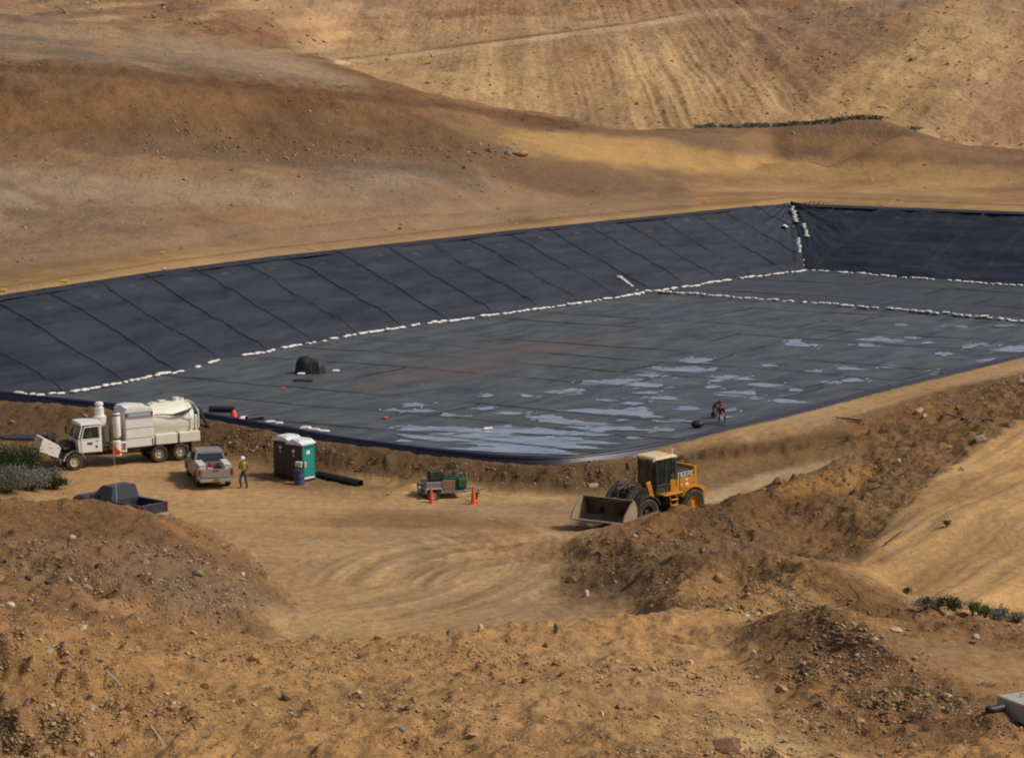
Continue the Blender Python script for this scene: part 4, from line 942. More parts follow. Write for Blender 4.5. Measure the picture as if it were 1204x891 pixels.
def person(loc,rz,P,label,trousers='jeans',top='shirt_grey',vest=None,hat='helmet_white',gloves=False,mitt=None):
    """P: joint dictionary (x right, y forward, z up) for both sides"""
    r=root('person',loc,rz,label=label,cat='person')
    J=[];E=[];ix={}
    def add(n,rad,par=None,r2=None):
        J.append((*P[n],rad) if r2 is None else (*P[n],rad,r2)); ix[n]=len(J)-1
        if par: E.append((ix[par],ix[n]))
    add('pelvis',.125,None,.10); add('waist',.12,'pelvis',.095); add('chest',.145,'waist',.105); add('neck',.055,'chest'); add('head0',.07,'neck'); 
    for s in 'lr':
        add('sho'+s,.06,'chest'); add('elb'+s,.043,'sho'+s); add('wri'+s,.028,'elb'+s)
        add('hip'+s,.09,'pelvis'); add('kne'+s,.06,'hip'+s); add('ank'+s,.042,'kne'+s); add('toe'+s,.04,'ank'+s)
    for s in 'lr': hand_joints(J,E,ix['wri'+s],ix['elb'+s],-1 if s=='l' else 1)
    body=skinmesh('body',J,E,'skin',r,1)
    # head shaped separately and joined into the body mesh
    hc=Vector(P['head']); fw=Vector(P.get('face',(0,1,0))).normalized(); rt=fw.cross(Vector((0,0,1))).normalized(); up=rt.cross(fw)
    h=MB(); h.ball((0,0,0),(.078,.098,.118),seg=16); h.ball((0,.1,-.012),(.014,.02,.024),seg=8); h.ball((0,.088,-.055),(.026,.012,.009),seg=8); 
    for s_ in (-1,1): h.ball((s_*.03,.087,.018),(.013,.01,.009),seg=8,mat='hair'); h.ball((s_*.08,0,-.01),(.012,.022,.032),seg=8)
    h.mats=[None if m_ is None else m_ for m_ in h.mats]; 
    M=Matrix((rt,fw,up)).transposed().to_4x4(); M.translation=hc
    h.v=[M@v for v in h.v]
    bm=bmesh.new(); bm.from_mesh(body.data); vs=[bm.verts.new(v) for v in h.v]
    eyes=set()
    for q_,k in zip(h.f,h.mi):
        try: f=bm.faces.new([vs[a] for a in dict.fromkeys(q_)]); f.smooth=True; f.material_index=1 if (h.mats and h.mats[k]=='hair') else 0
        except ValueError: pass
    bm.to_mesh(body.data); bm.free(); body.data.materials.append(MT['hair'])
    def sub(name,names,edges,rads,mat,par=r):
        Jn=[(*P[n],*( (q,) if not hasattr(q,'__len__') else q)) for n,q in zip(names,rads)]; return skinmesh(name,Jn,edges,mat,par,1)
    sub('trousers',['pelvis','hipl','knel','ankl','hipr','kner','ankr','waist'],[(0,1),(1,2),(2,3),(0,4),(4,5),(5,6),(0,7)],[(.145,.12),.108,.078,.068,.108,.078,.068,(.13,.105)],trousers)
    sub('shirt',['chest','waist','shol','elbl','wril','shor','elbr','wrir','neck'],[(0,1),(0,2),(2,3),(3,4),(0,5),(5,6),(6,7),(0,8)],[(.165,.12),(.145,.115),.075,.058,.042,.075,.058,.042,.06],top) if not gloves else sub('shirt',['chest','waist','shol','elbl','shor','elbr','neck'],[(0,1),(0,2),(2,3),(0,4),(4,5),(0,6)],[(.165,.12),(.145,.115),.08,.062,.08,.062,.06],top)
    if gloves:
        for s in 'lr':
            e_=Vector(P['elb'+s]); w_=Vector(P['wri'+s]); b=MB(); b.tube([e_.lerp(w_,.35),w_,w_+(w_-e_).normalized()*.05],lambda i:(.06,.052,.05)[i],10); b.build('glove','glove',r,smooth=True)
    if vest:
        v=sub('vest',['chest','waist','pelvis','neck'],[(0,1),(1,2),(0,3)],[(.2,.145),(.185,.14),(.165,.13),.085],vest)
    for s in 'lr':
        b=MB(); a=Vector(P['ank'+s]); t=Vector(P['toe'+s]); b.tube([a+Vector((0,0,.08)),a+Vector((0,-.01,-.03)),a.lerp(t,.55)+Vector((0,0,-.01)),t],lambda i:(.06,.062,.055,.04)[i],10); b.build('boot','boot',r,smooth=True)
    if hat:
        q=MB(); q.lathe([(.155,-.005),(.15,.012),(.118,.02),(.115,.07),(.085,.115),(.03,.135)],n=18); q.box((0,.13,.008),(.14,.1,.02),bev=.008); q.v=[M@(v+Vector((0,0,.035))) for v in q.v]; q.build('helmet',hat,r,smooth=True)
    return r
STAND=dict(pelvis=(0,0,.95),waist=(0,0,1.1),chest=(0,.01,1.32),neck=(0,0,1.5),head0=(0,.01,1.6),head=(0,.02,1.66),
 shol=(-.19,0,1.42),elbl=(-.25,-.03,1.14),wril=(-.24,.1,.93),shor=(.19,0,1.42),elbr=(.25,-.02,1.14),wrir=(.26,.12,.95),
 hipl=(-.1,0,.88),knel=(-.11,.03,.5),ankl=(-.11,0,.1),toel=(-.13,.17,.04),hipr=(.1,0,.88),kner=(.11,.03,.5),ankr=(.11,0,.1),toer=(.13,.17,.04))
# ================================================================ vacuum truck
fw_=hit_floor(88,553,0)
T=root('vacuum_truck',(fw_.x-.42,fw_.y+.88,0.0),205,ry=1.7,label='long white vacuum truck with its hood tipped open, parked below the bank',cat='truck')
T.scale=(.945,.945,.945)
for x in (0,-5.35,-6.72):
    for s in (1,-1):
        wheel(T,(x,s*1.03,.53),.53,.32 if x==0 else .5,s)
m=MB(); 
for s in (.42,-.42): m.box((-3.4,s,.92),(8.6,.09,.26),bev=.01)
for x in (.9,-1.9,-3.3,-4.7,-6.1,-7.5): m.box((x,0,.92),(.12,.8,.2),bev=.01)
for x in (0,-5.35,-6.72): m.cyl((x,-.9,.53),(x,.9,.53),.09)
m.box((-6.03,0,.6),(.7,.5,.4),bev=.05); m.cyl((-1,0,.7),(-5.3,0,.6),.06); m.build('chassis','chassis',T)
# cab
m=MB(); prof=[(-1.78,1.02),(-.35,1.02),(-.30,1.82),(-.55,2.62),(-.62,2.70),(-1.70,2.76),(-1.80,2.66)]
m.prism(prof,-1.06,1.06); cab=m.build('cab','white_paint',T)
m=MB(); m.box((-1.18,0,2.80),(1.34,1.98,.09),bev=.04); m.box((-.58,0,2.70),(.16,2.02,.14),bev=.03); m.build('roof','white_paint',cab)
def quadpanel(name,pts,th,mat,par):
    """flat panel from four corners with thickness th along its normal"""
    P=[Vector(p) for p in pts]; n=(P[1]-P[0]).cross(P[2]-P[0]).normalized()*th
    m=MB(); k=len(P); m.add(P+[p+n for p in P],[tuple(range(k))[::-1],tuple(range(k,2*k))]+[(i,(i+1)%k,(i+1)%k+k,i+k) for i in range(k)]); return m.build(name,mat,par)
m=MB(); 
quadpanel('windshield',[(-.292,-.96,1.86),(-.292,.96,1.86),(-.545,.92,2.58),(-.545,-.92,2.58)],.02,'glass',cab)
m=MB(); m.box((-.40,0,2.22),(.05,.05,.78),rot=Matrix.Rotation(-.33,3,'Y'),bev=.01); m.build('windshield_divider','white_paint',cab)
for s in (1,-1):
    m=MB(); m.prism([(-1.66,1.06),(-.5,1.06),(-.48,1.84),(-1.66,1.84)],s*1.063,s*1.095); d=m.build('door','white_paint',cab)
    m=MB(); 
    for a,b in (((-1.66,1.84),(-.48,1.84)),((-.48,1.84),(-.7,2.58)),((-.7,2.58),(-1.6,2.62)),((-1.6,2.62),(-1.66,1.84))): m.cyl((a[0],s*1.08,a[1]),(b[0],s*1.08,b[1]),.035,n=6)
    m.build('window_frame','white_paint',d)
    m=MB(); m.prism([(-1.62,1.86),(-.55,1.86),(-.74,2.54),(-1.57,2.57)],s*1.062,s*1.074); m.build('window','glass',d)
    m=MB(); m.box((-1.5,s*1.11,1.7),(.16,.04,.04)); m.build('handle','chassis',d)
    for c_,d_ in (((-1.02,s*1.10,1.58),(.34,.012,.13)),((-1.42,s*1.10,1.36),(.14,.012,.14))): m=MB(); m.box(c_,d_,bev=0); m.build('decal','blue_trim',d)
    m=MB(); m.cyl((-.4,s*1.06,1.9),(-.2,s*1.36,2.0),.015,n=6); m.cyl((-.4,s*1.06,2.4),(-.2,s*1.36,2.35),.015,n=6); m.box((-.2,s*1.38,2.18),(.06,.2,.42),bev=.02); m.build('mirror','chassis',T)
    m=MB(); 
    for a0 in range(9):
        a=R(10+a0*20); a2=R(30+a0*20)
        if a0<8: m.add([(.66*math.cos(a),s*.86,.53+.66*math.sin(a)),(.66*math.cos(a2),s*.86,.53+.66*math.sin(a2)),(.66*math.cos(a2),s*1.2,.53+.66*math.sin(a2)),(.66*math.cos(a),s*1.2,.53+.66*math.sin(a)),(.70*math.cos(a),s*.86,.53+.70*math.sin(a)),(.70*math.cos(a2),s*.86,.53+.70*math.sin(a2)),(.70*math.cos(a2),s*1.22,.53+.70*math.sin(a2)),(.70*math.cos(a),s*1.22,.53+.70*math.sin(a))],[(0,1,2,3),(4,5,6,7),(0,1,5,4),(2,3,7,6),(1,2,6,5),(0,3,7,4)])
    m.build('fender','white_paint' if s>0 else 'white_paint',T,smooth=True)
    m=MB(); m.box((-.95,s*1.0,.62),(.6,.3,.05)); m.box((-.95,s*1.05,.86),(.5,.22,.05)); m.cyl((-1.22,s*1.05,.6),(-1.22,s*1.05,1.02),.02,n=6); m.cyl((-.68,s*1.05,.6),(-.68,s*1.05,1.02),.02,n=6); m.build('step','chassis',T)
m=MB(); m.box((.2,0,1.25),(.9,.75,.75),bev=.08); m.cyl((-.2,.2,1.65),(.5,.2,1.6),.09); m.cyl((.0,-.25,1.62),(.55,-.25,1.7),.13); m.tube([(.5,.3,1.5),(.65,.45,1.3),(.6,.5,1.0)],.05); m.ball((.2,.1,1.72),(.2,.16,.1)); m.box((.68,0,1.2),(.1,1.0,.8),bev=.03); m.cyl((.1,.52,1.3),(.5,.52,1.3),.12); m.build('engine','engine_grime',T,ang=30)
m=MB(); m.box((.85,0,.66),(.2,2.2,.3),bev=.06); m.box((.75,0,.45),(.1,1.6,.2),bev=.02); m.build('bumper','steel_grey',T)
# hood tipped forwards about the bumper
h=MB(); W=.82
op=[(0,0),(.25,.62),(1.45,.78),(1.6,.30),(1.6,0)]
rot=Matrix.Translation((.92,0,.88))@Matrix.Rotation(R(-24),4,'Y')@Matrix.Diagonal((.86,1,.86,1))
outer=[(0.0,-.05),(.06,.66),(.25,.80),(1.42,.95),(1.5,.9),(1.5,-.05)]
th=.04
for s in (1,-1): h.prism(outer,s*W,s*(W+th),M=rot)
for a,b in zip(outer[:-2],outer[1:-1]):
    V=[(a[0],-W,a[1]),(b[0],-W,b[1]),(b[0],W,b[1]),(a[0],W,a[1])]; n=Vector((-(b[1]-a[1]),0,b[0]-a[0])).normalized()*th
    h.add([Vector(v) for v in V]+[Vector(v)-n for v in V],[(0,1,2,3),(7,6,5,4),(0,1,5,4),(1,2,6,5),(2,3,7,6),(3,0,4,7)],rot)
hd=h.build('hood','white_paint',T)
g=MB(); g.box((.02,0,.3),(.05,1.3,.5),bev=.01); 
for k in range(6): g.box((-.02,0,.1+k*.09),(.04,1.25,.03),bev=0)
g.v=[rot@v for v in g.v]; g.build('grille','chassis',hd)
for s in (1,-1):
    g=MB(); g.lathe([(.1,0),(.12,.03),(.12,.08)],c=(0,0,0),axis='x',n=14); g.v=[rot@(Vector((-.07,s*.55,.32))+v) for v in g.v]; g.build('headlight','lamp_lens',hd,smooth=True)
    g=MB(); g.box((.75,s*(W+th+.01),.45),(.10,.02,.05)); g.v=[rot@v for v in g.v]; g.build('latch','chassis',hd)
# stack of air cleaner behind the cab
m=MB(); m.lathe([(.38,2.35),(.40,2.55),(.40,2.95),(.36,3.0),(.29,3.02),(.28,3.45),(.30,3.48),(.2,3.52),(.18,3.62),(.26,3.64),(.26,3.78),(.2,3.84)],c=(-2.15,-.55,0),n=24); m.build('air_cleaner','white_paint',T,smooth=True,ang=30)
m=MB(); m.box((-2.2,-.15,1.95),(.6,1.6,1.0),bev=.05); m.cyl((-2.2,.75,1.5),(-2.2,.75,2.5),.17,n=16); m.build('blower_housing','steel_grey',T,ang=35)
m=MB(); m.box((-2.1,.1,1.2),(.7,1.9,.4),bev=.04); m.tube([(-1.95,.8,1.5),(-2.1,1.0,1.3),(-2.5,1.0,1.1)],.07); m.cyl((-2.3,.95,1.05),(-2.3,.95,1.35),.2); m.build('pump','engine_grime',T,ang=35)
# upright filter pipe and lower tank in front of the body
m=MB(); m.lathe([(.12,1.72),(.2,1.8),(.24,1.9),(.24,3.25),(.2,3.32)],c=(-2.78,.98,0),n=22); m.lathe([(.245,3.12),(.25,3.13),(.25,3.2),(.245,3.21)],c=(-2.78,.98,0),n=22,mat='blue_trim'); m.mats=['white_paint','blue_trim'] ; m.mi=[0 if i<len(m.mi)//2 else 1 for i in range(len(m.mi))]; m.build('filter_pipe','white_paint',T,smooth=True,ang=30)
m=MB(); m.lathe([(.2,.62),(.27,.68),(.27,1.55),(.2,1.62)],c=(-2.72,1.02,0),n=22); m.build('fuel_tank','cream_tank',T,smooth=True,ang=30)
m=MB(); m.box((-2.78,.98,1.68),(.3,.3,.14),bev=.03); m.build('valve','green_paint',T)
m=MB(); m.box((-3.12,1.08,1.18),(.34,.3,.66),bev=.03); m.box((-3.12,1.235,1.2),(.2,.01,.42),bev=0,mat='panel_line'); m.mats=['white_paint','panel_line']; n_=len(m.mi); m.mi=[0]*(n_-6)+[1]*6; m.build('locker','white_paint',T)
# body box with lined side panel
m=MB(); m.box((-4.15,0,2.2),(1.8,2.44,2.24),bev=.05); bx=m.build('body_box','white_paint',T)
m=MB(); m.prism([(-3.25,3.32),(-5.05,3.32),(-5.05,3.42),(-4.0,3.56),(-3.4,3.50)],-1.2,1.2); m.box((-3.6,.2,3.55),(.6,.8,.12),bev=.04); m.build('roof','white_paint',bx)
for z in (2.86,2.28,1.66): 
    for s in (1,-1): m=MB(); m.box((-4.15,s*1.226,z),(1.74,.012,.028),bev=0); m.build('panel_seam','panel_line',bx)
m=MB(); m.box((-4.16,1.232,3.10),(1.66,.02,.30),bev=.005); sg=m.build('name_band','sign_band',bx)
m=MB(); 
for x in (-3.34,-4.98): m.box((x,1.244,3.10),(.11,.01,.30),bev=0)
m.box((-4.16,1.244,3.245),(1.62,.01,.02),bev=0); m.box((-4.16,1.244,2.955),(1.62,.01,.02),bev=0); m.build('band_edge','blue_trim',sg)
m=MB(); xx=-3.56; rnd=random.Random(4)
for k in range(8):
    w=.095; x0=xx-k*.163
    m.box((x0,1.246,3.10),(.024,.012,.17),bev=0); m.box((x0-w,1.246,3.10),(.024,.012,.17),bev=0)
    zc=(3.175,3.1,3.03)[k%3]; m.box((x0-w/2,1.247,zc),(w,.012,.024),bev=0)
m.build('lettering','sign_letter',sg)
# tank
m=MB(); m.lathe([(.2,-7.92),(.7,-7.86),(.98,-7.74),(1.12,-7.58),(1.16,-7.5),(1.16,-5.1),(1.1,-5.06)],c=(0,0,2.42),axis='x',n=40); tk=m.build('tank','cream_tank',T,smooth=True,ang=30)
for x in (-7.42,): m=MB(); m.lathe([(1.165,x-.03),(1.185,x-.025),(1.185,x+.025),(1.165,x+.03)],c=(0,0,2.42),axis='x',n=40); m.build('band','cream_tank',tk,smooth=True,ang=30)
m=MB(); m.tube([(-7.7,1.0,1.6),(-8.0,1.05,2.0),(-8.02,1.0,3.0),(-7.8,.7,3.45),(-7.5,.3,3.62)],.045); m.tube([(-7.7,-1.0,1.6),(-8.0,-1.05,2.0),(-8.02,-1.0,3.0),(-7.8,-.7,3.45)],.045); m.build('door_frame','white_paint',tk,smooth=True)
m=MB(); m.box((-6.0,0,3.62),(.5,.5,.12),bev=.04); m.cyl((-6.9,0,3.55),(-6.9,0,3.8),.2); m.cyl((-7.25,0,3.5),(-7.25,0,3.72),.16); m.box((-5.4,.1,3.55),(.3,.6,.12),bev=.03); m.build('top_hatch','cream_tank',tk,ang=30)
m=MB(); m.tube([(-5.15,1.12,2.98),(-5.7,1.2,2.96),(-6.3,1.26,2.88),(-6.9,1.26,2.96),(-7.3,1.2,3.05),(-7.55,1.12,3.2)],lambda i:(.03,.03,.05,.11,.1,.05)[i]); m.build('suction_hose','plastic_dark',T,smooth=True)
m=MB(); m.tube([(-7.0,1.22,2.75),(-7.5,1.25,2.6),(-7.62,1.22,2.1),(-7.6,1.2,1.85)],.03); m.box((-7.85,.95,2.3),(.14,.2,.9),bev=.04); m.build('drain_pipe','white_paint',T,smooth=True)
for x0,x1 in ((-5.15,-6.55),(-6.65,-8.0)):
    m=MB(); m.box(((x0+x1)/2,.98,1.42),(abs(x1-x0),.55,.64),bev=.04); m.build('side_locker','cream_tank',T)
    m=MB(); m.box(((x0+x1)/2,-.98,1.42),(abs(x1-x0),.55,.64),bev=.04); m.build('side_locker','cream_tank',T)
for x,z in ((-6.6,1.45),(-4.95,1.3)): m=MB(); m.box((x,1.262 if x<-5 else 1.236,z),(.05,.02,.5),bev=0); m.build('strap','plastic_dark',T)
for s in (1,-1): m=MB(); m.box((-7.4,s*1.0,.72),(.03,.6,.6),bev=.01); m.build('mud_flap','plastic_dark',T); m=MB(); m.box((-8.03,s*.95,1.2),(.05,.16,.12),bev=.01); m.build('tail_light','tail_red',T)
# driver leaning in the cab
DR=dict(STAND); 
SIT=dict(pelvis=(0,0,.1),waist=(0,0,.24),chest=(0,.04,.46),neck=(0,.05,.64),head0=(0,.07,.72),head=(0,.1,.78),face=(0,1,-.3),
 shol=(-.19,.03,.56),elbl=(-.27,.16,.32),wril=(-.2,.38,.36),shor=(.19,.03,.56),elbr=(.27,.16,.32),wrir=(.2,.38,.36),
 hipl=(-.1,.03,.08),knel=(-.13,.46,.1),ankl=(-.13,.5,-.32),toel=(-.13,.66,-.38),hipr=(.1,.03,.08),kner=(.13,.46,.1),ankr=(.13,.5,-.32),toer=(.13,.66,-.38))
# the near side window is open, so the driver shows in the frame
for o in list(cab.children):
    if o.name.startswith('door') and o.matrix_local and any(v.co.y>0 for v in o.data.vertices):
        for c in list(o.children):
            if c.name.startswith('window') and not c.name.startswith('window_frame'): c.data.materials.clear(); c.data.materials.append(MT['clear_glass'])
# cut the cab shell open behind the windows: replace the solid upper cab by pillars
me=cab.data; bm=bmesh.new()
def addbox(c,d,rot=None):
    q=MB().box(c,d,rot,bev=.02); vs=[bm.verts.new(v) for v in q.v]
    for f in q.f: bm.faces.new([vs[a] for a in f])
q=MB(); q.prism([(-1.78,1.02),(-.35,1.02),(-.30,1.84),(-1.79,1.84)],-1.06,1.06); vs=[bm.verts.new(v) for v in q.v]
for f in q.f: bm.faces.new([vs[a] for a in f])
addbox((-1.73,0,2.28),(.1,2.12,.9)); addbox((-1.18,0,2.72),(1.2,2.1,.06))
for s in (1,-1): addbox((-.45,s*1.02,2.22),(.08,.09,.86),Matrix.Rotation(-.31,3,'Y'))
bmesh.ops.recalc_face_normals(bm,faces=bm.faces); bm.to_mesh(me); bm.free()
MW=Matrix.Translation(T.location)@T.rotation_euler.to_matrix().to_4x4()@Matrix.Scale(.945,4)
p=MW@Vector((-1.15,.62,1.64))
person(p,205-90,SIT,'person in a lime safety vest sitting inside the cab of the white truck',top='hivis',vest='hivis',hat=None)

# ================================================================ pickups
def pickup(loc,rz,label,paint,wb=3.55,crew=False):
    T=root('pickup_truck',loc,rz,label=label,cat='pickup truck')
    # x forward, origin under the rear axle, y left
    for x in (0,wb):
        for s in (1,-1): wheel(T,(x,s*.83,.39),.39,.26,s,rim='alu',hub=.6,lug=False)
    m=MB(); m.box((1.6,0,.5),(5.0,1.0,.2),bev=.02); m.cyl((0,-.8,.39),(0,.8,.39),.08); m.cyl((wb,-.8,.39),(wb,.8,.39),.06); m.cyl((-.6,-.4,.38),(.6,-.4,.36),.06); m.build('chassis','chassis',T)
    # lower body side with wheel openings
    def side(y0,y1):
        pr=[(-1.18,.62),(-.55,.55)]
        for k in range(9): a=math.pi-k*math.pi/8; pr.append((.5*math.cos(a),.42+.5*math.sin(a)))
        pr+=[(.6,.46),(wb-.6,.46)]
        for k in range(9): a=math.pi-k*math.pi/8; pr.append((wb+.5*math.cos(a),.42+.5*math.sin(a)))
        pr+=[(wb+.62,.5),(wb+1.0,.58),(wb+1.02,.95),(wb+.9,1.08),(wb-.55,1.17),(.95,1.17),(-1.2,1.17)]
        return pr
    m=MB(); pr=side(0,0)
    for s in (1,-1): m.prism(pr,s*.80,s*.98)
    m.box((-.12,0,.72),(2.15,1.62,.08),bev=.01)          # bed floor
    m.box((.93,0,.95),(.08,1.62,.5),bev=.01)
    m.box(((wb+1.7)/2,0,.75),(wb+.2-.95+.3,1.62,.5),bev=.04)
    m.box((wb+.15,0,1.06),(1.55,1.7,.14),bev=.05); m.box((wb+.93,0,.78),(.14,1.66,.5),bev=.05)
    body=m.build('body',paint,T,ang=25)
    # cab greenhouse
    x0,x1=.98,wb-.42
    m=MB(); zr=1.78
    m.add([(x0,-.92,1.14),(x1,-.92,1.14),(x1,.92,1.14),(x0,.92,1.14),(x0+.12,-.76,zr),(x1-.62,-.76,zr),(x1-.62,.76,zr),(x0+.12,.76,zr)],[(0,1,2,3),(4,5,6,7),(0,1,5,4),(1,2,6,5),(2,3,7,6),(3,0,4,7)]); cab=m.build('cab',paint,T)
    m=MB(); m.box(((x0+x1-.5)/2,0,zr+.02),(x1-x0-.78,1.46,.07),bev=.03); m.build('roof',paint,cab,ang=25)
    def lerp3(a,b,t): return [a[i]+(b[i]-a[i])*t for i in range(3)]
    def pane(name,A,B,C,D,iu0,iu1,iv0,iv1,off):
        f=lambda u,v: Vector(lerp3(lerp3(A,B,u),lerp3(D,C,u),v)); P=[f(iu0,iv0),f(iu1,iv0),f(iu1,iv1),f(iu0,iv1)]
        n=(P[1]-P[0]).cross(P[3]-P[0]).normalized()
        if n.dot(Vector(off))<0: n=-n
        P0=[p-n*.01 for p in P]; P1=[p+n*.012 for p in P]; mm=MB(); mm.add(P0+P1,[(0,1,2,3),(4,5,6,7),(0,1,5,4),(1,2,6,5),(2,3,7,6),(3,0,4,7)]); return mm.build(name,'glass',cab)
    pane('rear_window',(x0,-.92,1.14),(x0,.92,1.14),(x0+.12,.76,zr),(x0+.12,-.76,zr),.07,.93,.14,.86,(-1,0,0))
    pane('windshield',(x1,-.92,1.14),(x1,.92,1.14),(x1-.62,.76,zr),(x1-.62,-.76,zr),.06,.94,.1,.92,(1,0,0))
    for s in (1,-1):
        A,B,C,D=(x0,s*.92,1.14),(x1,s*.92,1.14),(x1-.62,s*.76,zr),(x0+.12,s*.76,zr)
        for u0,u1 in (((.06,.42),(.47,.93)) if crew else ((.06,.28),(.33,.93))): pane('side_window',A,B,C,D,u0,u1,.1,.88,(0,s,0))
        m=MB(); m.prism([(x0+.65,.55),(wb-.62,.55),(wb-.62,1.12),(x0+.65,1.12)],s*.982,s*.992); d=m.build('door',paint,T)
        m=MB(); m.box((x0+.85,s*1.0,1.02),(.16,.03,.04)); m.build('handle','plastic_dark',d)
        m=MB(); m.cyl((x1-.35,s*.92,1.2),(x1-.3,s*1.08,1.26),.02,n=6); m.box((x1-.3,s*1.14,1.3),(.08,.2,.22),bev=.03); m.build('mirror','plastic_dark',T)
        m=MB(); m.box((-1.2,s*.89,.98),(.05,.13,.32),bev=.01); m.build('tail_light','tail_red',T)
        m=MB(); m.box((wb+.99,s*.72,.86),(.05,.28,.18),bev=.02); m.build('headlight','lamp_lens',T)
        for x in (0,wb):
            m=MB()
            for k in range(10):
                a=math.pi*k/10; a2=math.pi*(k+1)/10
                V=[(x+rr*math.cos(b_),s*yy,.42+rr*math.sin(b_)) for rr in (.49,.55) for b_ in (a,a2) for yy in (.97,1.01)]
                m.add(V,[(0,1,3,2),(4,5,7,6),(0,1,5,4),(2,3,7,6),(1,3,7,5),(0,2,6,4)])
            m.build('wheel_arch',paint,T)
    m=MB(); m.box((-1.2,0,.92),(.07,1.56,.48),bev=.02); tg=m.build('tailgate',paint,T)
    m=MB(); m.box((-1.245,0,1.08),(.02,.3,.07),bev=.005); m.build('handle','plastic_dark',tg)
    m=MB(); m.box((-1.32,0,.56),(.2,1.84,.2),bev=.05); bp=m.build('rear_bumper','alu' ,T)
    m=MB(); m.box((-1.425,0,.57),(.01,.34,.15),bev=0); m.build('number_plate','rust_panel',bp)
    m=MB(); m.box((wb+1.04,0,.5),(.16,1.86,.24),bev=.06); m.build('front_bumper','plastic_dark',T)
    m=MB(); m.box((wb+1.01,0,.86),(.04,1.0,.22),bev=.01); m.build('grille','plastic_dark',T)
    return T
rp=hit_floor(255,575.5,0)
PK=pickup((rp.x-.35,rp.y+1.1,0),105,'dusty taupe pickup with white tool boxes in its bed, tail turned to the yard','taupe_paint')
MW=Matrix.Translation(PK.location)@PK.rotation_euler.to_matrix().to_4x4()
for s in (1,-1):
    c=MW@Vector((-.1,s*.70,1.18)); o=root('tool_box',c,105,label='white side tool box on the left bed rail of the taupe pickup' if s>0 else 'white side tool box on the right bed rail of the taupe pickup',cat='tool box',group='tool boxes on the taupe pickup')
    m=MB(); m.box((0,0,-.02),(1.75,.36,.34),bev=.03); m.build('case','toolbox_white',o); m=MB(); m.box((0,0,.17),(1.79,.4,.05),bev=.02); m.build('lid','toolbox_white',o); m=MB(); m.box((.3,-s*.19,.02),(.12,.03,.06)); m.build('latch','steel_grey',o)
for (x,y,z,w,h,mat,lab) in ((.35,.05,.9,.4,.28,'tail_red','red fuel can lying in the bed of the taupe pickup'),):
    o=root('fuel_can',MW@Vector((x,y,.77)),130,label=lab,cat='fuel can'); m=MB(); m.box((0,0,.2),(.42,.26,.36),bev=.05); m.build('can_body',mat,o); m=MB(); m.tube([(-.1,0,.4),(-.05,0,.47),(.1,0,.47),(.14,0,.4)],.02); m.build('handle',mat,o); m=MB(); m.cyl((.17,0,.36),(.26,0,.48),.03); m.build('spout','plastic_dark',o)
o=root('bucket',MW@Vector((-.55,.2,.77)),0,label='pale plastic bucket beside the red can in the pickup bed',cat='bucket'); m=MB(); m.lathe([(.12,0),(.15,.34),(.16,.35),(.14,.34),(.11,.02)],n=16); m.build('pail','toolbox_white',o,smooth=True,ang=30); m=MB(); m.tube([(-.15,0,.33),(-.1,0,.46),(0,0,.5),(.1,0,.46),(.15,0,.33)],.008,6); m.build('handle','steel_grey',o)
bp_=hit_floor(172,621,0)
NV=pickup((bp_.x-.55,bp_.y+1.0,.06),138,'dark blue pickup half hidden behind the left dirt mound, whip flag on its bed','navy_paint',wb=3.05)
# whip flag
m=MB(); pts=[(.55,.93,1.15),(.55,.96,2.0),(.56,1.0,3.0),(.6,1.05,4.05)]; m.tube(pts,lambda i:(.014,.012,.01,.007)[i],6); wf=m.build('whip_pole','letter_white',NV)
m=MB(); m.add([(.6,1.05,4.1),(.6,1.05,3.66),(.42,.82,3.58),(.32,.74,3.74),(.5,.95,4.0)],[(0,1,2,3,4)]); m.add([(.612,1.06,4.1),(.612,1.06,3.66),(.432,.83,3.58),(.332,.75,3.74),(.512,.96,4.0)],[(4,3,2,1,0)]); m.build('flag','flag_orange',wf)

# ================================================================ wheel loader
fl=hit_floor(759,618,0)
LD=root('wheel_loader',(fl.x-.65,fl.y+.75,.0),219,ry=2.5,label='yellow wheel loader with a wide steel bucket, driving on the dirt road',cat='wheel loader'); LD.scale=(1.05,1.04,1.03)
# rear frame: x forward, y left (nearest the camera); origin under front axle
for s in (1,-1): wheel(LD,(0,s*.98,.70),.70,.55,s,rim='loader_dark',hub=.5); wheel(LD,(-3.05,s*.98,.70),.70,.55,s,rim='loader_yellow',hub=.5)
m=MB(); m.box((-3.0,0,.95),(2.6,.9,.5),bev=.05); m.box((-.2,0,.95),(1.5,.8,.55),bev=.06); m.box((-1.45,0,.95),(.5,.5,.7),bev=.05); 
for x in (0,-3.05): m.cyl((x,-.95,.7),(x,.95,.7),.16)
m.box((.35,.42,1.5),(.55,.1,1.1),bev=.04); m.box((.35,-.42,1.5),(.55,.1,1.1),bev=.04); m.box((.25,0,1.35),(.5,.7,.8),bev=.1); m.tube([(.0,.3,1.9),(.4,.35,2.0),(.8,.3,1.7)],.04); m.tube([(.0,-.2,1.9),(.5,-.25,2.05),(.9,-.2,1.7)],.04); m.build('front_frame','loader_dark',LD,ang=30)
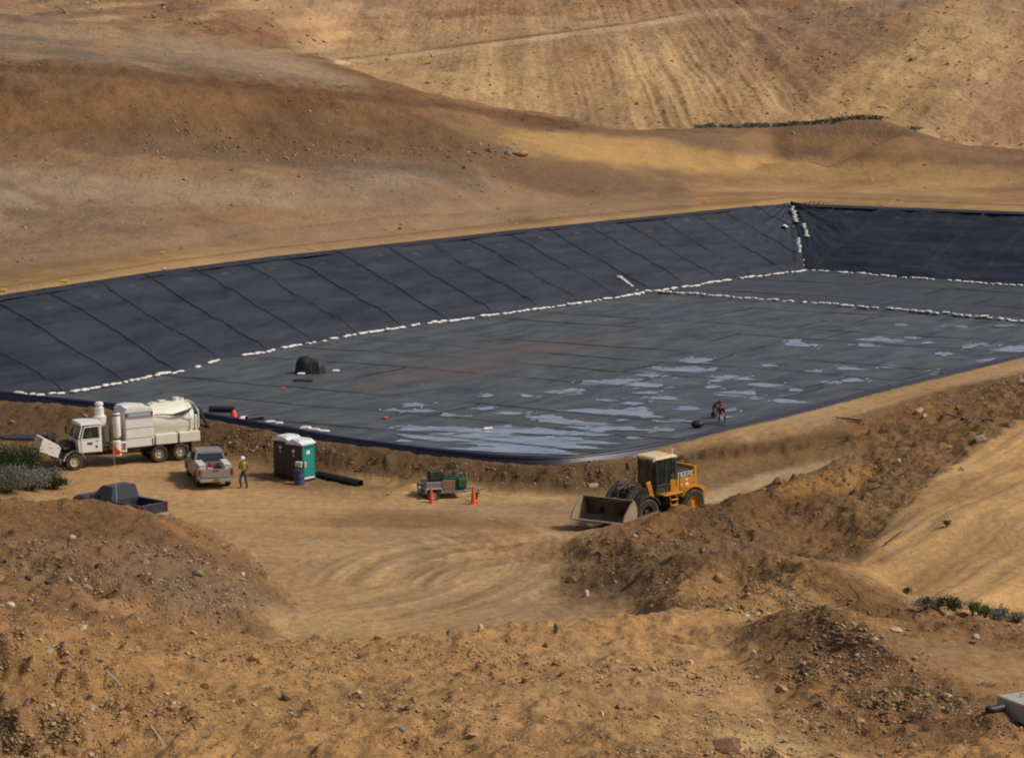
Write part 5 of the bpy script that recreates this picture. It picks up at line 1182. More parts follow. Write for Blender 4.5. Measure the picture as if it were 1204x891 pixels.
# engine hood
m=MB(); m.prism([(-1.95,1.2),(-1.95,1.98),(-3.6,1.98),(-3.72,1.9),(-3.78,1.15),(-3.5,1.02),(-2.6,1.02)],-.72,.72); m.box((-3.63,0,2.0),(.26,1.46,.92),bev=.05); hd=m.build('engine_hood','loader_yellow',LD,ang=25)
m=MB(); m.box((-2.72,0,2.12),(1.58,1.42,.34),bev=.05); m.box((-2.7,0,2.30),(1.4,1.1,.06),bev=.02); m.cyl((-2.2,-.3,2.3),(-2.2,-.3,2.9),.06); m.build('hood_top','loader_dark',hd,ang=25)
# DEERE lettering on both flanks
GL={'D':['11110','10001','10001','10001','10001','10001','11110'],'E':['11111','10000','10000','11110','10000','10000','11111'],'R':['11110','10001','10001','11110','10100','10010','10001']}
for s in (1,-1):
    m=MB(); u=.036; x0=-2.48
    for k,ch in enumerate('DEERE'):
        for r_,row in enumerate(GL[ch]):
            c=0
            while c<5:
                if row[c]=='1':
                    e=c
                    while e<4 and row[e+1]=='1': e+=1
                    cx=x0-(k*6.0+(c+e)/2)*u if s>0 else x0-29*u+(k*6.0+(c+e)/2)*u
                    m.box((cx,s*.713,2.245-r_*u),((e-c+1)*u+.001*(r_%2),.012,u*.98),bev=0); c=e+1
                else: c+=1
    m.build('lettering','letter_white',hd)
    m=MB(); m.box((-3.02,s*.73,1.84),(.14,.012,.11),bev=.004); m.box((-3.03,s*.73,1.62),(.20,.012,.13),bev=.004); m.box((-2.66,s*.73,1.64),(.12,.012,.04),bev=.0); m.build('badge','letter_white',hd)
    m=MB(); m.box((-3.45,s*.73,1.62),(.18,.02,.03),bev=0); m.box((-3.0,s*.73,1.3),(.03,.015,.16),bev=0); m.build('vent','loader_dark',hd)
    # fenders
    m=MB()
    for k in range(7):
        a=R(20+k*20); a2=R(40+k*20)
        V=[(rr*math.cos(b_),s*yy,.7+rr*math.sin(b_)) for rr in (.80,.86) for b_ in (a,a2) for yy in (.68,1.27)]
        m.add(V,[(0,1,3,2),(4,5,7,6),(0,1,5,4),(2,3,7,6),(1,3,7,5),(0,2,6,4)])
    m.build('front_fender','loader_dark',LD)
    m=MB()
    for k in range(6):
        a=R(30+k*20); a2=R(50+k*20)
        V=[(-3.05+rr*math.cos(b_),s*yy,.7+rr*math.sin(b_)) for rr in (.82,.88) for b_ in (a,a2) for yy in (.68,1.2)]
        m.add(V,[(0,1,3,2),(4,5,7,6),(0,1,5,4),(2,3,7,6),(1,3,7,5),(0,2,6,4)])
    m.build('rear_fender','loader_yellow',LD)
    m=MB(); m.box((-1.75,s*.95,1.36),(1.25,.5,.08),bev=.02); m.build('platform','loader_yellow',LD)
    m=MB()
    for x in (-1.55,-2.0): m.cyl((x,s*1.17,.5),(x,s*1.1,1.34),.03,n=6)
    for z in (.52,.8,1.08): m.box((-1.78,s*1.15,z),(.46,.18,.05),bev=.01)
    m.build('ladder','loader_yellow',LD)
    for q in ([(-1.25,s*1.12,1.4),(-1.25,s*1.15,2.3),(-1.4,s*1.1,2.4)],[(-2.3,s*1.0,1.4),(-2.3,s*1.02,2.2)]): m=MB(); m.tube(q,.02,6); m.build('handrail','loader_dark',LD)
m=MB(); m.box((-3.95,0,1.12),(.42,1.9,.5),bev=.08); m.build('counterweight','loader_yellow',LD)
m=MB(); m.box((-.85,0,1.35),(.55,1.15,.55),bev=.05,taper=(.6,.9)); m.box((-.75,.48,1.75),(.3,.12,.6),bev=.03,rot=Matrix.Rotation(.3,3,'Y')); m.build('cab_base','loader_yellow',LD)
# cab
cb=MB(); x0,x1=-2.2,-1.05; hw=.66
cb.box((-1.63,0,1.5),(1.16,1.3,.5),bev=.04)
for x in (x0+.05,-1.70,x1-.05):
    for s in (1,-1): cb.box((x+(.04 if x>-1 else 0),s*hw,2.35),(.08,.08,1.5),bev=.015)
for s in (1,-1): cb.box((-1.63,s*hw,1.78),(1.1,.06,.08),bev=.01); cb.box((-1.63,s*hw,3.05),(1.1,.06,.1),bev=.01)
cb.box((x0+.05,0,1.9),(.06,1.3,.3),bev=.01); cb.box((-1.9,0,1.75),(.45,.5,.12),bev=.04); cb.box((-2.07,0,2.1),(.14,.48,.6),bev=.05)
cab=cb.build('cab','loader_dark',LD)
m=MB(); m.box((-1.63,0,3.17),(1.5,1.62,.14),bev=.06,taper=(.92,.92)); m.build('roof','roof_cream',cab)
for s in (1,-1):
    for a,b in ((x0+.09,-1.74),(-1.66,x1-.09)):
        m=MB(); m.box(((a+b)/2,s*hw,2.42),(b-a,.015,1.2),bev=0); m.build('side_window','clear_glass',cab)
m=MB(); m.box((x1+.0,0,2.4),(.015,1.24,1.2),bev=0); m.build('windshield','clear_glass',cab)
m=MB(); m.box((x0+.05,0,2.5),(.015,1.24,.95),bev=0); m.build('rear_window','clear_glass',cab)
for x,y in ((-.87,.72),(-.87,-.72),(-2.35,.7)): 
    m=MB(); m.box((x,y,3.10),(.08,.16,.12),bev=.02); m.build('work_light','lamp_lens',cab)
m=MB(); m.cyl((-2.25,.55,3.2),(-2.25,.55,3.46),.035); m.ball((-2.25,.55,3.46),.06); m.build('beacon','lamp_lens',cab)
m=MB(); m.tube([(-.95,-.7,3.0),(-.6,-.95,2.95),(-.6,-.95,2.75)],.015,6); m.box((-.6,-.95,2.65),(.05,.2,.36),bev=.02); m.build('mirror','loader_dark',cab)
m=MB(); m.cyl((-2.32,.62,1.6),(-2.32,.62,2.9),.11); m.build('air_intake','loader_dark',LD,smooth=True,ang=35)
# arms and bucket turned with the steered front frame
FR=Matrix.Translation((0,0,.15))@Matrix.Rotation(R(16),4,'Z')
for s in (1,-1):
    m=MB(); m.prism([(.05,1.85),(.25,2.0),(1.1,1.62),(1.95,.9),(1.9,.68),(1.7,.72),(.95,1.3),(.1,1.65)],s*.52,s*.66,M=FR); m.build('lift_arm','loader_dark',LD)
    m=MB(); m.cyl(FR@Vector((.05,s*.40,1.1)),FR@Vector((1.15,s*.46,1.25)),.07); m.build('lift_cylinder','bright_edge',LD,smooth=True,ang=35)
m=MB(); m.cyl(FR@Vector((.3,0,1.95)),FR@Vector((1.2,0,1.75)),.08); m.box(FR@Vector((1.25,0,1.45)),(.16,.12,.95),bev=.03); m.box(FR@Vector((1.55,0,1.2)),(.7,.1,.1),bev=.02); m.build('tilt_linkage','loader_dark',LD,ang=35)
BK=[]; 
for k in range(11): a=R(205-k*17); BK.append((2.42+.62*math.cos(a)*1.0,.86+.52*math.sin(a)))
arc=[(3.05,.24),(2.7,.22),(2.3,.24),(2.02,.36),(1.86,.60),(1.84,.88),(1.95,1.14),(2.12,1.34),(2.3,1.44)]
FR0=FR; FR=FR@Matrix.Translation((1.9,0,.7))@Matrix.Rotation(R(-16),4,'Y')@Matrix.Translation((-1.9,0,-.7))
m=MB(); tk_=.05; n=len(arc); cen=Vector((2.6,0,.95))
for a,b in zip(arc[:-1],arc[1:]):
    def off(p): d=(Vector((p[0],0,p[1]))-cen).normalized(); return (p[0]+d.x*tk_,p[1]+d.z*tk_)
    ao,bo=off(a),off(b); V=[(p[0],y,p[1]) for p in (a,b,bo,ao) for y in (-1.44,1.44)]; m.add(V,[(0,1,3,2),(4,5,7,6),(2,3,5,4),(6,7,1,0),(0,2,4,6),(1,3,5,7)],FR)
sp=arc+[(2.62,1.20),(3.0,.60)]
for s in (1,-1): m.prism(sp,s*1.44,s*1.49,M=FR)
bk=m.build('bucket','bucket_steel',LD,ang=28)
m=MB(); V=[FR@Vector(v) for v in ((3.05,-1.5,.30),(3.05,1.5,.30),(3.24,1.5,.225),(3.24,-1.5,.225),(3.05,-1.5,.20),(3.05,1.5,.20),(3.24,1.5,.20),(3.24,-1.5,.20))]; m.add(V,[(0,1,2,3),(4,5,6,7),(0,1,5,4),(1,2,6,5),(2,3,7,6),(3,0,4,7)]); m.build('cutting_edge','bright_edge',bk)
for s in (1,-1): m=MB(); m.prism([(2.3,1.46),(2.64,1.22),(3.02,.62),(3.1,.25),(3.0,.25),(2.94,.6),(2.58,1.14),(2.26,1.38)],s*1.492,s*1.52,M=FR); m.build('side_edge','bright_edge',bk)
# ================================================================ portable toilets
def toilet(px,py,label,back=False):
    p=hit_floor(px,py,0); T=root('portable_toilet',p,-36,label=label,cat='portable toilet',group='portable toilets below the bank')
    # local: door faces -y, origin centre of base; the right wall (+x) is teal
    m=MB(); m.box((0,0,.09),(1.14,1.14,.18),bev=.03); m.build('base','plastic_dark',T)
    for x in (-.555,.555):
        m=MB(); m.box((x,0,1.14),(.05,1.08,1.98),bev=.01); 
        for y in (-.5,.5): m.box((x*1.03,y,1.14),(.07,.07,1.98),bev=.015)
        m.box((x*1.03,0,.2),(.05,1.08,.1),bev=.01,mat='roof_white' if x>0 else 'toilet_teal'); m.mats=['toilet_teal','roof_white']; k=m.mi.count(max(m.mi)) if max(m.mi) else 0
        m.mi=[0]*(len(m.v) and len(m.f)-len(MB().box((0,0,0),(.05,1.08,.1),bev=.01).f))+[1]*len(MB().box((0,0,0),(.05,1.08,.1),bev=.01).f)
        w=m.build('side_wall','toilet_teal',T)
        m=MB(); m.box((x*1.06,-.05 if x>0 else 0,1.66),(.012,.3,.2),bev=.0); m.build('sign','sign_letter',w)
        m=MB()
        for z in (1.92,1.98): m.box((x*1.055,0,z),(.02,.8,.03),bev=0)
        m.build('vent_slot','plastic_dark',w)
    m=MB(); m.box((0,.54,1.14),(1.08,.05,1.98),bev=.01); m.build('back_wall','toilet_teal',T)
    m=MB(); m.box((-.5,-.55,1.14),(.12,.06,1.98),bev=.01); m.box((.5,-.55,1.14),(.12,.06,1.98),bev=.01); m.box((0,-.55,2.06),(1.08,.06,.16),bev=.01); m.build('door_frame','toilet_brown',T)
    m=MB(); m.box((0,-.57,1.08),(.88,.05,1.8),bev=.015); d=m.build('door','toilet_brown',T)
    for z in (.6,1.15): m=MB(); m.box((0,-.60,z),(.7,.012,.42),bev=.004); m.build('panel','toilet_brown',d)
    m=MB(); m.lathe([(.10,0),(.10,.012)],c=(-.02,-.612,1.74),axis='y',n=16); m.box((-.02,-.606,1.5),(.09,.012,.09),bev=0); m.build('door_sign','sign_letter',d)
    m=MB(); m.box((.34,-.61,1.1),(.07,.04,.14)); m.build('handle','steel_grey',d)
    m=MB(); m.prism([(-.60,2.10),(-.60,2.16),(-.30,2.32),(0,2.37),(.30,2.32),(.60,2.16),(.60,2.10)],-.62,.62); m.box((0,0,2.36),(.7,1.0,.05),bev=.02); m.build('roof','roof_white',T,ang=35)
    m=MB(); m.cyl((.3,.4,2.3),(.3,.4,2.52),.045); m.build('vent_pipe','plastic_dark',T)
    return T
toilet(354,564.5,'nearer portable toilet with its teal side wall fully showing beside the blue hand wash barrel')
toilet(338.5,559.5,'farther portable toilet, mostly hidden so that only its dark door and white roof show')
p=hit_floor(352,569.5,0); B=root('hand_wash_station',p,-20,label='blue barrel hand wash stand with a pale towel box before the teal toilet',cat='hand wash stand')
m=MB(); m.lathe([(.25,0),(.29,.03),(.3,.25),(.285,.28),(.3,.31),(.3,.6),(.285,.63),(.3,.66),(.29,.86),(.2,.92)],n=22); m.build('barrel','barrel_blue',B,smooth=True,ang=30)
m=MB(); m.box((0,.1,1.12),(.5,.06,.5),bev=.02); m.box((0,.0,.95),(.5,.36,.06),bev=.02); m.build('stand','plastic_dark',B)
m=MB(); m.box((-.16,.0,1.14),(.12,.16,.3),bev=.02); m.box((.06,.0,1.1),(.26,.2,.4),bev=.03); m.build('towel_box','toolbox_white',B)
m=MB(); m.cyl((.34,.05,1.0),(.34,.05,1.3),.07); m.build('soap_bottle','letter_white',B)
def pipe_run(a,b,r,label,mat='pipe_black',name='pipe',hollow=True,cat='pipe'):
    a=Vector(a);b=Vector(b); c=(a+b)/2; o=MB(); d=(b-a).normalized(); L_=(b-a).length
    n=20; up=Vector((0,0,1)); x=d.cross(up).normalized(); y=x.cross(d); V=[];F_=[]
    rings=[(-L_/2,r),(L_/2,r),(L_/2,r*.86),(-L_/2,r*.86)]
    for h,rr in rings:
        for k in range(n): an=2*math.pi*k/n; V.append(d*h+x*math.cos(an)*rr+y*math.sin(an)*rr)
    for i in range(4):
        for k in range(n): F_.append((i*n+k,i*n+(k+1)%n,((i+1)%4)*n+(k+1)%n,((i+1)%4)*n+k))
    o.add(V,F_); q=o.build(name,mat,None,smooth=True,ang=30); q.location=c; tag(q,label,cat); return q
a=hit_floor(374,557.5,.17); b=hit_floor(424,568.5,.17); b.z=.17; pipe_run((a.x,a.y,.19),(b.x,b.y,.19),.2,'thick black pipe length lying on the yard right of the teal toilet')
# ================================================================ welder trailer
p=hit_floor(521,590,0); G=root('equipment_trailer',(p.x,p.y+1.0,0),198,label='small grey and green equipment trailer parked behind an orange cone',cat='trailer')
# local x towards the hitch end (left in the picture is +x), y towards the camera
for s in (1,-1):
    wheel(G,(.8,s*.78,.33),.33,.2,s,rim='alu',lug=False)
    m=MB(); m.box((.8,s*.8,.72),(.86,.3,.04),bev=.015); m.box((.38,s*.8,.6),(.04,.3,.26),bev=.01); m.box((1.22,s*.8,.6),(.04,.3,.26),bev=.01); m.build('fender','alu',G)
m=MB(); m.box((.1,0,.45),(2.4,1.3,.12),bev=.02); m.tube([(-1.1,.4,.45),(-2.1,0,.42),(-1.1,-.4,.45)],.05); m.cyl((-2.05,0,.42),(-2.3,0,.42),.05); m.cyl((-1.95,0,.1),(-1.95,0,.5),.035); m.box((-1.95,0,.04),(.2,.2,.05)); m.build('frame','steel_grey',G)
m=MB(); m.box((.72,.1,.78),(.9,1.1,.5),bev=.03); m.build('tool_locker','steel_grey',G)
m=MB(); m.box((-.08,.62,.80),(.74,.05,.62),bev=.01); m.box((-.08,.655,.86),(.64,.012,.42),bev=0,mat='rust_panel'); m.mats=['steel_grey','rust_panel']; k_=len(MB().box((0,0,0),(.64,.012,.42),bev=0).f); m.mi=[0]*(len(m.f)-k_)+[1]*k_; m.build('side_panel','steel_grey',G)
m=MB(); m.box((-.45,0,.9),(1.3,1.0,.72),bev=.05); m.box((-.9,.3,.9),(.5,.6,.5),bev=.04); gb=m.build('generator','green_paint',G)
m=MB(); m.box((-.2,0,1.29),(.7,.7,.08),bev=.02); m.cyl((-.5,.2,1.25),(-.5,.2,1.5),.05); m.box((-.62,.1,1.3),(.12,.1,.16)); m.build('exhaust','plastic_dark',gb)
m=MB(); m.box((.5,.1,1.28),(.82,.62,.42),bev=.06); m.box((.5,.1,1.52),(.7,.5,.08),bev=.03); m.build('engine_block','plastic_dark',G,ang=30)
m=MB(); m.cyl((1.25,.4,.95),(1.6,.5,.95),.09); m.build('gas_bottle','plastic_dark',G)
m=MB(); 
for a0 in (0,): m.lathe([(.12,-.12),(.36,-.12),(.36,-.1),(.2,-.09),(.2,.09),(.36,.1),(.36,.12),(.12,.12)],c=(-1.05,.2,1.0),axis='x',n=22)
m.build('hose_reel','steel_grey',G,smooth=True,ang=30)
m=MB(); m.lathe([(.3,-.08),(.3,.08)],c=(-1.05,.2,1.0),axis='x',n=20); m.build('cable_coil','shirt_red' if False else 'plastic_dark',G,smooth=True,ang=30)
def cone(px,py,label):
    p=hit_floor(px,py,0); C=root('traffic_cone',p,20,label=label,cat='traffic cone',group='orange cones by the equipment trailer')
    m=MB(); m.box((0,0,.025),(.40,.40,.05),bev=.015); m.build('base','orange_plastic',C)
    m=MB(); m.lathe([(.155,.05),(.13,.2),(.055,.86),(.045,.96),(.03,.965)],n=22); m.build('cone_body','orange_plastic',C,smooth=True,ang=35)
    m=MB(); m.lathe([(.125,.24),(.113,.36)],n=22,c=(0,0,0)) if False else m.lathe([(.047,.90),(.045,.93)],n=22); m.build('collar','orange_plastic',C,smooth=True)
cone(507,593,'orange cone standing in front of the grey trailer'); cone(556.5,593,'orange cone right of the trailer, beside a small dark stand')
p=hit_floor(560.5,590,0); C=root('jack_stand',p,10,label='small dark stand with a flat top just right of the second orange cone',cat='stand')
m=MB(); m.box((0,0,.5),(.34,.2,.05)); m.build('top_plate','wood_dark',C); m=MB(); m.cyl((0,0,0),(0,0,.5),.06); m.build('post','wood_dark',C); m=MB(); m.box((0,0,.02),(.2,.2,.04)); m.build('foot','wood_dark',C)
m=MB(); m.ball((0,0,.08),(.18,.1,.07)); o=m.build('rag','plastic_dark',None,smooth=True); o.location=hit_floor(457,584,0); tag(o,'small dark rag lying on pale dirt left of the grey trailer','rag')
m=MB(); m.ball((0,0,.14),(.14,.14,.14)); o=m.build('orange_ball_float','orange_plastic',None,smooth=True); o.location=hit_floor(559,592.5,0); tag(o,'round orange float leaning at the foot of the right hand cone','float')
# ================================================================ people
p=hit_floor(287,574,0); 
WK=dict(STAND); WK.update(kner=(.11,.22,.52),ankr=(.11,.12,.12),toer=(.12,.29,.06),knel=(-.11,-.02,.5),ankl=(-.11,-.14,.1),toel=(-.11,.03,.04),chest=(0,.04,1.32),neck=(0,.07,1.5),head0=(0,.09,1.6),head=(0,.11,1.66),elbl=(-.27,-.08,1.15),wril=(-.22,.08,.98),elbr=(.28,.02,1.15),wrir=(.2,.22,1.12),face=(0,1,-.45))
person(p,150,WK,'person walking in a lime safety vest, jeans and white hard hat near the pickup tailgate',vest='hivis',top='shirt_grey')
# two workers bent over on the liner
BD=dict(pelvis=(0,-.1,.82),waist=(0,.02,.93),chest=(0,.24,1.0),neck=(0,.42,1.02),head0=(0,.5,1.0),head=(0,.56,.98),face=(0,.5,-1),
 shol=(-.19,.32,.98),elbl=(-.24,.34,.7),wril=(-.18,.46,.46),shor=(.19,.32,.98),elbr=(.24,.34,.7),wrir=(.18,.46,.46),
 hipl=(-.12,-.1,.78),knel=(-.2,.1,.44),ankl=(-.2,-.08,.1),toel=(-.23,.1,.04),hipr=(.12,-.1,.78),kner=(.2,.1,.44),ankr=(.2,-.08,.1),toer=(.23,.1,.04))
p=hit_floor(849,496,-.97); p.z=-.96; person(p,160,BD,'person in a dark red shirt bending over on the wet liner near its right edge',trousers='trousers_navy',top='shirt_red',hat='helmet_red',gloves=True)
BD2=dict(BD); BD2.update(chest=(0,.16,1.06),neck=(0,.32,1.12),head0=(0,.4,1.13),head=(0,.46,1.12),shol=(-.19,.22,1.05),shor=(.19,.22,1.05),face=(0,.7,-.8))
p=hit_floor(841,491,-.97); p.z=-.96; person(p,215,BD2,'person crouched just left of the red shirted worker, pale gloves and maroon cap',trousers='jeans',top='shirt_red',hat='helmet_red',gloves=True)
# ================================================================ sheets, rolls and bags on the liner
def roll(px0,py0,px1,py1,r,label,mat='tarp_black',z=-.95,name='liner_roll',cat='liner roll'):
    a=hit_floor(px0,py0,z+r); b=hit_floor(px1,py1,z+r); return pipe_run(a,b,r,label,mat,name,cat=cat)
def zrim(px,py):
    # rim of the near edge: look for the closest edge point in the picture
    best=min(nearE,key=lambda q:abs(proj(q.x,q.y,q.z)[0]-px)); return best
roll(246,480.5,275,481,.2,'black rolled sheet lying on the liner behind the white tank')
roll(290,492,309,489.5,.17,'short black roll of sheeting near the rim with a white bag at its left end')
roll(332,502,357,507,.16,'black roll of sheeting lying along the rim just above the toilets')
def bag_mesh(seed,L=.62,W=.34,H=.17):
    r=random.Random(seed); nx,ny=9,6; V=[];F_=[]
    top=[];bot=[]
    for side_ in (1,-1):
        for i in range(nx+1):
            for j in range(ny+1):
                u=i/nx*2-1; v=j/ny*2-1; e=max(0,(1-abs(u)**4))*max(0,(1-abs(v)**3)); 
                x=u*L/2*(1-.05*abs(v)); y=v*W/2*(1-.22*abs(u)**4); z=H*.5*(e**.5)*(1 if side_>0 else .8)*side_+r.uniform(-.012,.012)
                if e<.02: z=r.uniform(-.01,.01)
                V.append((x,y+.03*math.sin(u*2+seed),z+H*.42))
    n1=(nx+1)*(ny+1)
    for i in range(nx):
        for j in range(ny):
            a=i*(ny+1)+j; F_.append((a,a+ny+1,a+ny+2,a+1)); F_.append((n1+a,n1+a+1,n1+a+ny+2,n1+a+ny+1))
    m=MB(); m.v=[Vector(v) for v in V]; m.f=F_; m.mi=[0]*len(F_)
    o=m.build('sandbag','sack_white',None,smooth=True); return o
BAGS=[bag_mesh(i,L=.64+.12*(i%3),W=.38,H=.2+.03*(i%2)) for i in range(5)]; used_=[False]*5
def sandbag(p,rz,label,group,tilt=0,sc=1.0):
    k=random.randrange(5); o=BAGS[k] if not used_[k] else BAGS[k].copy()
    if used_[k]: COL.objects.link(o)
    for key in ('label','category','group'):
        if key in o: del o[key]
    used_[k]=True; o.location=p; o.rotation_euler=(random.uniform(-.12,.12),tilt,rz); o.scale=(sc,sc*random.uniform(.9,1.15),sc); tag(o,label,'sandbag',group); return o
ROWLAB={'a':('white sandbag in the long row along the foot of the left bank','sandbags along the foot of the left bank'),
 'b':('white sandbag in the short row from the divider to the far corner','sandbags between divider and far corner'),
 'c':('white sandbag in the row along the foot of the far right bank','sandbags along the foot of the far right bank'),
 'd':('white sandbag in the row across the floor that divides off the far part','sandbags across the pond floor'),
 'e':('white sandbag in the ragged line climbing the far corner of the banks','sandbags climbing the far corner')}
cnt=0
def bagrow(pxs,key,gap=(),z=-.93,step=.66,skip=0.0,zf=None):
    global cnt
    P=[Vector(PZ(x,y,z)) for x,y in pxs]; L_=[0]
    for a,b in zip(P[:-1],P[1:]): L_.append(L_[-1]+(b-a).length)
    s=0; 
    while s<L_[-1]:
        k=0
        while k<len(L_)-2 and L_[k+1]<s: k+=1
        t=(s-L_[k])/(L_[k+1]-L_[k]); p=P[k].lerp(P[k+1],t); d=P[k+1]-P[k]; q=proj(p.x,p.y,p.z)[0]
        s+=step*random.uniform(.93,1.12)
        if any(a<q<b for a,b in gap) or random.random()<skip: continue
        p=p+Vector((random.uniform(-.16,.16),random.uniform(-.2,.2),0)); p.z=(zf or floor_z)(p.x,p.y)+.0
        sandbag(p,math.atan2(d.y,d.x)+random.uniform(-.35,.35)+(1.2 if random.random()<.07 else 0),*ROWLAB[key],sc=random.uniform(.82,1.22)); cnt+=1
TOEP=[(22,463.5),(33,465.5),(83,461.5),(145,450),(216,435.5),(257,424),(320,412),(374,402),(415,394.5),(500,381.5),(545,375.3),(649,361),(749,346)]
bagrow(TOEP,'a',gap=((148,151),(217,230),(236,246),(263,284),(386,389),(476,480),(560,563),(640,643),(706,710)),step=.78,skip=.04)
bagrow([(749,346),(846,331.5),(909,322.5),(947,318)],'b',step=.82,gap=((795,799),(862,866)),skip=.03)
bagrow([(947,317.6),(972,318.6),(1102,329.5),(1160,333.5),(1204,337)],'c',step=.85,gap=((976,980),(1102,1113)),skip=.03)
bagrow([(749,346),(763,344.8),(805,347.8),(909,355),(1056,366.3),(1204,378.5)],'d',step=.84,gap=((1060,1062),(1150,1152)),skip=.02)
# on the banks
def bank_pt(px,py):
    """where the sight line meets the banks: between crest and toe planes"""
    d=ray(px,py); best=None
    for t in np.arange(150,330,.15):
        k=t/d[1]; x,y,z=d[0]*k,t,CAMZ+d[2]*k
        i=int(np.clip(np.searchsorted(YR,y)-1,0,NY-2)); u=x/(y+APEX); j=int(np.clip(np.searchsorted(U,u)-1,0,NU-2))
        zl=LINZ[i,j]
        if zl<1e8 and z<=zl+.10: return Vector((x,y,z+.15))
    return hit_floor(px,py)
for (pxs,n) in (([(931,245),(935,264)],8),([(945,265),(948,281)],7),([(938,282),(941,300)],7),([(947,301),(943,316)],5),([(922,267),(927,270)],2)):
    for k in range(n):
        t=(k+.5)/n; px=pxs[0][0]+(pxs[1][0]-pxs[0][0])*t+random.uniform(-1,1); py=pxs[0][1]+(pxs[1][1]-pxs[0][1])*t
        p=bank_pt(px,py); sandbag(p,random.uniform(1.2,2.2),*ROWLAB['e'],sc=1.15)
for k in range(12):
    t=k/11; p=bank_pt(728+21*t,328.5+17*t); sandbag(p,random.uniform(-1.2,-.4),'white sandbag in the short line running up the left bank from the divider','sandbags up the left bank',sc=1.1)
p=bank_pt(20,459); sandbag(p,1.2,'white sandbag hooked up the bank at the left end of the long row','sandbags at the left end',sc=1.2)
for px,py,lab in ((395,436.5,'lone white sandbag lying right of the black covered heap'),(354,440,'white sandbag tucked under the left side of the black heap'),(376.5,438,'white sandbag at the right foot of the black covered heap'),
        (573.5,504.5,'lone white sandbag on the wet liner near the front corner'),(287,491.5,'white sandbag at the left end of the short black roll'),(274.5,495.5,'white sandbag under the small red cone at the rim')):
    p=hit_floor(px,py,-.93); p.z=floor_z(p.x,p.y); sandbag(p,random.uniform(-.5,.5),lab,None,sc=1.0)
for px,lab in ((319,'crumpled white bag on the rim left of the black roll'),(327,'pale bag on the rim touching the black roll')):
    q=zrim(px,0); sandbag(Vector((q.x,q.y+.4,q.z+.15)),.2,lab,None,sc=.8)
q0=zrim(357,0); 
for k,lab in enumerate(('first white bag on the rim above the toilets','second white bag on the rim above the toilets','third white bag on the rim, right of the toilet roofs')):
    q=zrim(360+8.5*k,0); sandbag(Vector((q.x,q.y+.25,q.z+.16)),-.3,lab.replace('first','leftmost').replace('second','middle').replace('third','rightmost'),None,sc=.95)
p=hit_floor(275,491.5,-.93); C=root('small_cone',(p.x,p.y,-.9),0,label='small red cone on the liner beside a white sandbag behind the rim',cat='cone'); m=MB(); m.lathe([(.22,.1),(.19,.3),(.08,.5),(.03,.55)],n=18); m.build('cone_body','flag_orange',C,smooth=True,ang=35); m=MB(); m.box((0,0,.06),(.42,.42,.08)); m.build('base','flag_orange',C)
# covered heap
p=hit_floor(363,440,-.95); HP=MB(); r=random.Random(5); n,mm=22,10; V=[];F_=[]
for i in range(mm+1):
    th=math.pi/2*i/mm
    for k in range(n):
        a=2*math.pi*k/n; w=1+.10*math.sin(3*a+1)+.07*math.sin(7*a+i*.4)+r.uniform(-.03,.03)
        sq=(abs(math.cos(a))**4+abs(math.sin(a))**4)**-.25
        V.append((1.28*math.cos(a)*math.cos(th)**.45*w*sq*.86,.75*math.sin(a)*math.cos(th)**.45*w*sq*.86,(1.25+.12*math.cos(a+2.6))*math.sin(th)**.9+.04*math.sin(5*a+i)))
for i in range(mm):
    for k in range(n): F_.append((i*n+k,i*n+(k+1)%n,(i+1)*n+(k+1)%n,(i+1)*n+k))
HP.add(V,F_); h=HP.build('covered_heap','tarp_black',None,smooth=True); h.location=(p.x,p.y+.7,-.98); tag(h,'heap under a black sheet standing alone on the pond floor','covered heap')
m=MB(); m.tube([(-.75,0,.1),(-.2,.05,.13),(.3,0,.1),(.75,.08,.1)],.09,8); o=m.build('folded_sheet','tarp_black',None,smooth=True); o.location=hit_floor(356,449,-.96); tag(o,'folded strip of black sheet lying in front of the covered heap','folded sheet')
m=MB(); m.ball((0,0,.2),(.45,.3,.26),seg=14); m.box((.1,0,.3),(.4,.3,.3),bev=.1); o=m.build('black_bag','tarp_black',None,smooth=True,ang=40); o.location=hit_floor(820,502,-.96); tag(o,'small black bag on the liner left of the red shirted workers','bag')
m=MB(); m.box((0,0,.16),(.3,.26,.3),bev=.05); m.tube([(-.1,0,.3),(0,0,.38),(.1,0,.3)],.015,6); o=m.build('tool_bag','tarp_black',None); o.location=hit_floor(838.5,490,-.96); tag(o,'little dark tool bag at the crouched workers feet','tool bag')
for px,py,lab in ((332.5,457,'orange rag on the floor sheet below the covered heap'),(453,491.5,'red rag on the floor sheet above the black pipe')):
    m=MB(); m.ball((0,0,.05),(.22,.14,.07),seg=10); o=m.build('rag','flag_orange',None,smooth=True); o.location=hit_floor(px,py,-.95); tag(o,lab,'rag')
# hose hanging from the tank
q=zrim(236,0); a=hit_floor(250,505,1.0)
m=MB(); pts=[Vector((0,0,0)),Vector((.25,-.9,.15)),Vector((.55,-2.0,-.2)),Vector((1.1,-3.2,-.75))]; m.tube(resample(pts,12),.10,8); o=m.build('hose','pipe_black',None,smooth=True); o.location=(q.x,q.y+.1,q.z+.35); tag(o,'black hose dropping over the rim behind the truck tank','hose')
m=MB(); 
p=gp(305,507.5,.1); m.box((0,0,0),(1.6,.14,.08),rot=Matrix.Rotation(.1,3,'Z')); o=m.build('plank','wood_dark',None); o.location=p; tag(o,'dark plank lying on the dirt bank right of the truck','plank')
